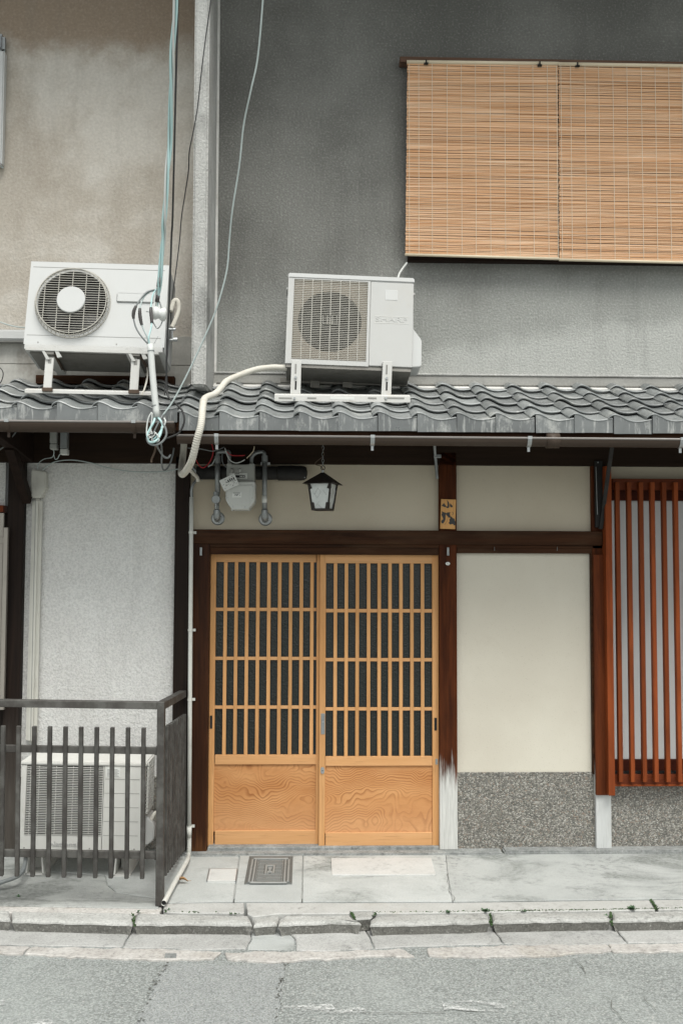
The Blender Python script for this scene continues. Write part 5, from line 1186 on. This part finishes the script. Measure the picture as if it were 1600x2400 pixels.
for px, lab in ((1158,'left thin nail in the rail above the cream panel'), (1305,'right thin nail in the rail above the cream panel')):
    build('nail', MB().tube([P(px,1282,-.04), P(px,1290,-.06)], .002, 6), m_zinc, label=lab, cat='nail', group='nails in the rail')
# ------------------------------------------------------------------ bamboo blinds
def blind(xt0, xb0, xt1, xb1, yt0, yt1, yb0, yb1, label, cords, hooks, Y=-.105):
    a, b, c, d = P(xt0,yt0,Y), P(xt1,yt1,Y), P(xb1,yb1,Y), P(xb0,yb0,Y)
    root = empty('bamboo_blind', (c+d)/2, label=label, cat='blind', group='bamboo blinds over the upper window')
    mb = MB(); H_ = ((a.z-d.z)+(b.z-c.z))/2; n = int(H_/.0083)
    for k in range(n):
        t = (k+.5)/n; p = a.lerp(d, t); q = b.lerp(c, t); pts = []
        r = .0039*random.uniform(.76,1.12); dz = random.uniform(-.0012,.0012)
        ex = random.uniform(-.0022,.0022)
        for j in range(5):
            u = j/4; v = p.lerp(q, u)+Vector((ex if j in (0,4) else 0, .004*math.sin(t*9)*.5, dz+random.uniform(-.0011,.0011))); pts.append(v)
        mb.tube(pts, r, 5)
    build('slats', mb, m_slat, root, kind='stuff')
    build('top_rod', MB().tube([a+Vector((-.003,-.003,.006)), b+Vector((.003,-.003,.006))], .0115, 10), m_bam, root, smooth_=True)
    build('bottom_rod', MB().tube([d+Vector((-.003,-.003,0)), c+Vector((.003,-.003,0))], .0085, 10), m_bam, root, smooth_=True)
    for u in cords:
        p, q = a.lerp(b, u), d.lerp(c, u); build('cord', MB().box(p.x-.0014, p.x+.0014, Y-.0068, Y-.0048, q.z-.008, p.z), m_cord, root)
    for px, py in hooks:
        q = P(px, py, Y-.012); build('hook', MB().box(q.x-.013, q.x+.013, q.y-.008, q.y+.03, q.z-.004, q.z+.003).box(q.x-.004, q.x+.004, q.y-.008, q.y+.002, q.z-.003, q.z+.022), m_bmetal, root)
z = lambda x: (x-121)/(912-121)
blind(954, 949.5, 1306.5, 1307.5, 148, 152, 597, 607, 'left bamboo blind hanging in front of the upper window', [z(q) for q in (131,180,250,328,403,477,553,630,705,778,855,903)], [(998,149),(1264,153)])
blind(1308.5, 1310, 1700, 1701, 153, 159, 609, 618, 'right bamboo blind running out of the picture edge', [(q-915)/880 for q in (924,975,1050,1122,1196,1270,1345,1418,1490,1560,1635,1710)], [(1352,155),(1655,160)])
# ------------------------------------------------------------------ things on the pavement
gz = lambda a, b, zz: G(460+a*.16582, 1980+b*.16582, zz)
lid = empty('meter_lid', gz(365,420,0), label='small white ribbed meter box lid in the pavement', cat='cover')
build('lid_frame', MB().prism([gz(a, b, .003) for a, b in ((180,333),(588,333),(562,512),(142,512))], (0,0,-.03)), m_galv, lid)
build('lid_plate', MB().prism([gz(a, b, .0065) for a, b in ((196,338),(572,338),(548,503),(160,503))], (0,0,-.03)), m_lid, lid, bevel=.001)
mb = MB()
for r in range(9):
    for c in range(13):
        u, v = .12+.76*c/12+(.03 if r % 2 else 0), .12+.7*r/8; p = gz(196+376*u-36*v+12*u*v, 338+165*v, .0065); mb.box(p.x-.0035, p.x+.0035, p.y-.003, p.y+.003, p.z-.001, p.z+.0015)
build('tread_pattern', mb, m_lid, lid, kind='stuff')
mc = empty('cast_cover', gz(1020,350,0), label='dark cast iron utility cover with raised border ribs in the pavement', cat='cover')
cor = [(750,160),(1367,160),(1352,550),(676,550)]
def inb(u, v):        # bilinear in the cover
    a = Vector(cor[0]).lerp(Vector(cor[1]), u); b = Vector(cor[3]).lerp(Vector(cor[2]), u); q = a.lerp(b, v); return q.x, q.y
build('cover_frame', MB().prism([gz(*inb(*q), .004) for q in ((0,0),(1,0),(1,1),(0,1))], (0,0,-.03)), m_cast, mc, bevel=.001)
def rib(u0, v0, u1, v1, hh=.007): return MB().prism([gz(*inb(*q), .004+hh) for q in ((u0,v0),(u1,v0),(u1,v1),(u0,v1))], (0,0,-.008))
build('cover_plate', rib(.045,.045,.955,.955,.003), m_cast, mc, bevel=.001)
for u0, u1 in ((.07,.11),(.145,.185),(.21,.225),(.775,.79),(.815,.855),(.89,.93)): build('border_rib', rib(u0,.10,u1,.90,.010), m_castw, mc, bevel=.002)
for v0, v1 in ((.05,.085),(.915,.95)): build('border_rib', rib(.11,v0,.89,v1,.010), m_castw, mc, bevel=.002)
mb = MB()
for r in range(16):
    for c in range(22):
        u, v = .25+.5*c/21+(.012 if r % 2 else 0), .12+.76*r/15
        if .38 < u < .62 and .28 < v < .64: continue
        p = gz(*inb(u, v), .0075); mb.box(p.x-.0028, p.x+.0028, p.y-.004, p.y+.004, p.z-.001, p.z+.0016)
build('tread_pattern', mb, m_castw, mc, kind='stuff')
for q in ((.40,.30,.44,.62),(.57,.30,.61,.62),(.44,.30,.57,.345),(.46,.40,.55,.44),(.485,.44,.525,.52),(.45,.53,.56,.57),(.45,.57,.475,.63),(.54,.57,.565,.63)): build('emblem_bar', rib(*q, .009), m_castw, mc, bevel=.001)
# dry leaf
q = G(426,2067,.006); mb = MB(); pts = []
for i in range(9):
    t = i/8; wv = .016*math.sin(math.pi*min(max(t,.03),.97))**.8; pts.append((t, wv))
vs = []; 
for t, wv in pts:
    x = -.034+.068*t; zc_ = .004+.012*math.sin(t*3.1)
    vs += [q+Vector((x, wv, zc_+wv*.5)), q+Vector((x, 0, zc_-.003)), q+Vector((x, -wv, zc_+wv*.7))]
mb.add(vs, [f for i in range(8) for f in ((3*i,3*i+1,3*i+4,3*i+3),(3*i+1,3*i+2,3*i+5,3*i+4))])
lf = empty('fallen_leaf', q, label='curled dry brown leaf lying on the pavement by the pipe', cat='leaf')
build('leaf_blade', mb, m_leafd, lf); build('leaf_stem', MB().tube([q+Vector((.032,0,.006)), q+Vector((.05,.006,.004))], .0013, 5), m_leafd, lf)
# grey hose at the left
wire('ground_hose', [(62,2004,-.40),(58,2030,-.55),(50,2046,-.62),(38,2056,-.66),(10,2066,-.70),(-20,2076,-.73)], .011, m_greycab, 'grey hose curling out from under the fenced unit', 'hose', n=10)
# weeds in the kerb joints
def weed(px, py, zz, n, sz, label):
    q = G(px, py, zz); mb = MB(); st = MB()
    for k in range(n):
        a = random.uniform(0, 2*math.pi); l_ = sz*random.uniform(.6,1.2); e = random.uniform(.2,1.0); o = q+Vector((random.uniform(-.4,.4)*sz, random.uniform(-.25,.25)*sz, 0))
        d = Vector((math.cos(a)*math.cos(e), math.sin(a)*math.cos(e), math.sin(e))); s_ = d.cross(Vector((0,0,1))).normalized()*l_*.24; m_ = o+d*l_*.55; tp = o+d*l_+Vector((0,0,-l_*.15))
        mb.add([o, m_+s_, tp, m_-s_], [(0,1,2),(0,2,3)]); st.tube([q, o.lerp(m_, .3)], .0009, 4)
    w2 = empty('weed', q, label=label, cat='weed', group='weeds in the kerb joints'); build('leaves', mb, m_weed, w2); build('stems', st, m_weed, w2)
weed(1138,2136,.0,22,.026,'leafy weed clump at the kerb joint right of centre')
weed(1478,2131,.0,34,.026,'widest weed clump, near the right end of the kerb')
weed(1426,2150,-.01,7,.030,'broad leaved weed growing in the right kerb joint')
weed(852,2170,-.045,70,.026,'dense small weeds filling the broken kerb gap')
weed(1228,2136,.0,14,.018,'tiny weed on the long kerb line between two clumps')
weed(322,2139,-.002,7,.02,'sparse weed in the kerb joint before the fence')
weed(43,2102,-.004,6,.018,'lone weed sprig on the pavement at the left')
weed(1050,2139,.0,20,.016,'low grass tuft on the kerb line right of the broken gap')
weed(395,2134,-.004,8,.022,'small sprig beside the fence corner post')
mb = MB()
for (a0, b0), (a1, b1), cnt in (((880,2141),(1145,2139),90),((1150,2138),(1432,2134.5),240),((1434,2134),(1600,2131),110),((384,2139),(572,2142),14),((1524,2111),(1538,2131),40),((820,2138),(832,2156),26),((870,2150),(880,2142),16),((1147,2141),(1151,2170),26),((1429,2139),(1433,2170),20),((312,2142),(316,2172),16)):
    for k in range(cnt*2):
        t = random.random(); q = G(a0+(a1-a0)*t, b0+(b1-b0)*t, -.006)+Vector((random.uniform(-.004,.004), random.uniform(-.006,.006), 0)); hh = random.uniform(.003,.010); dx = Vector((random.uniform(-.006,.006), random.uniform(-.006,.006), hh)); s_ = Vector((random.uniform(.002,.006), random.uniform(-.003,.003), 0))
        mb.add([q-s_, q+s_, q+dx+s_*.6, q+dx-s_*.6], [(0,1,2,3)])
build('moss', mb, m_moss, kind='stuff')
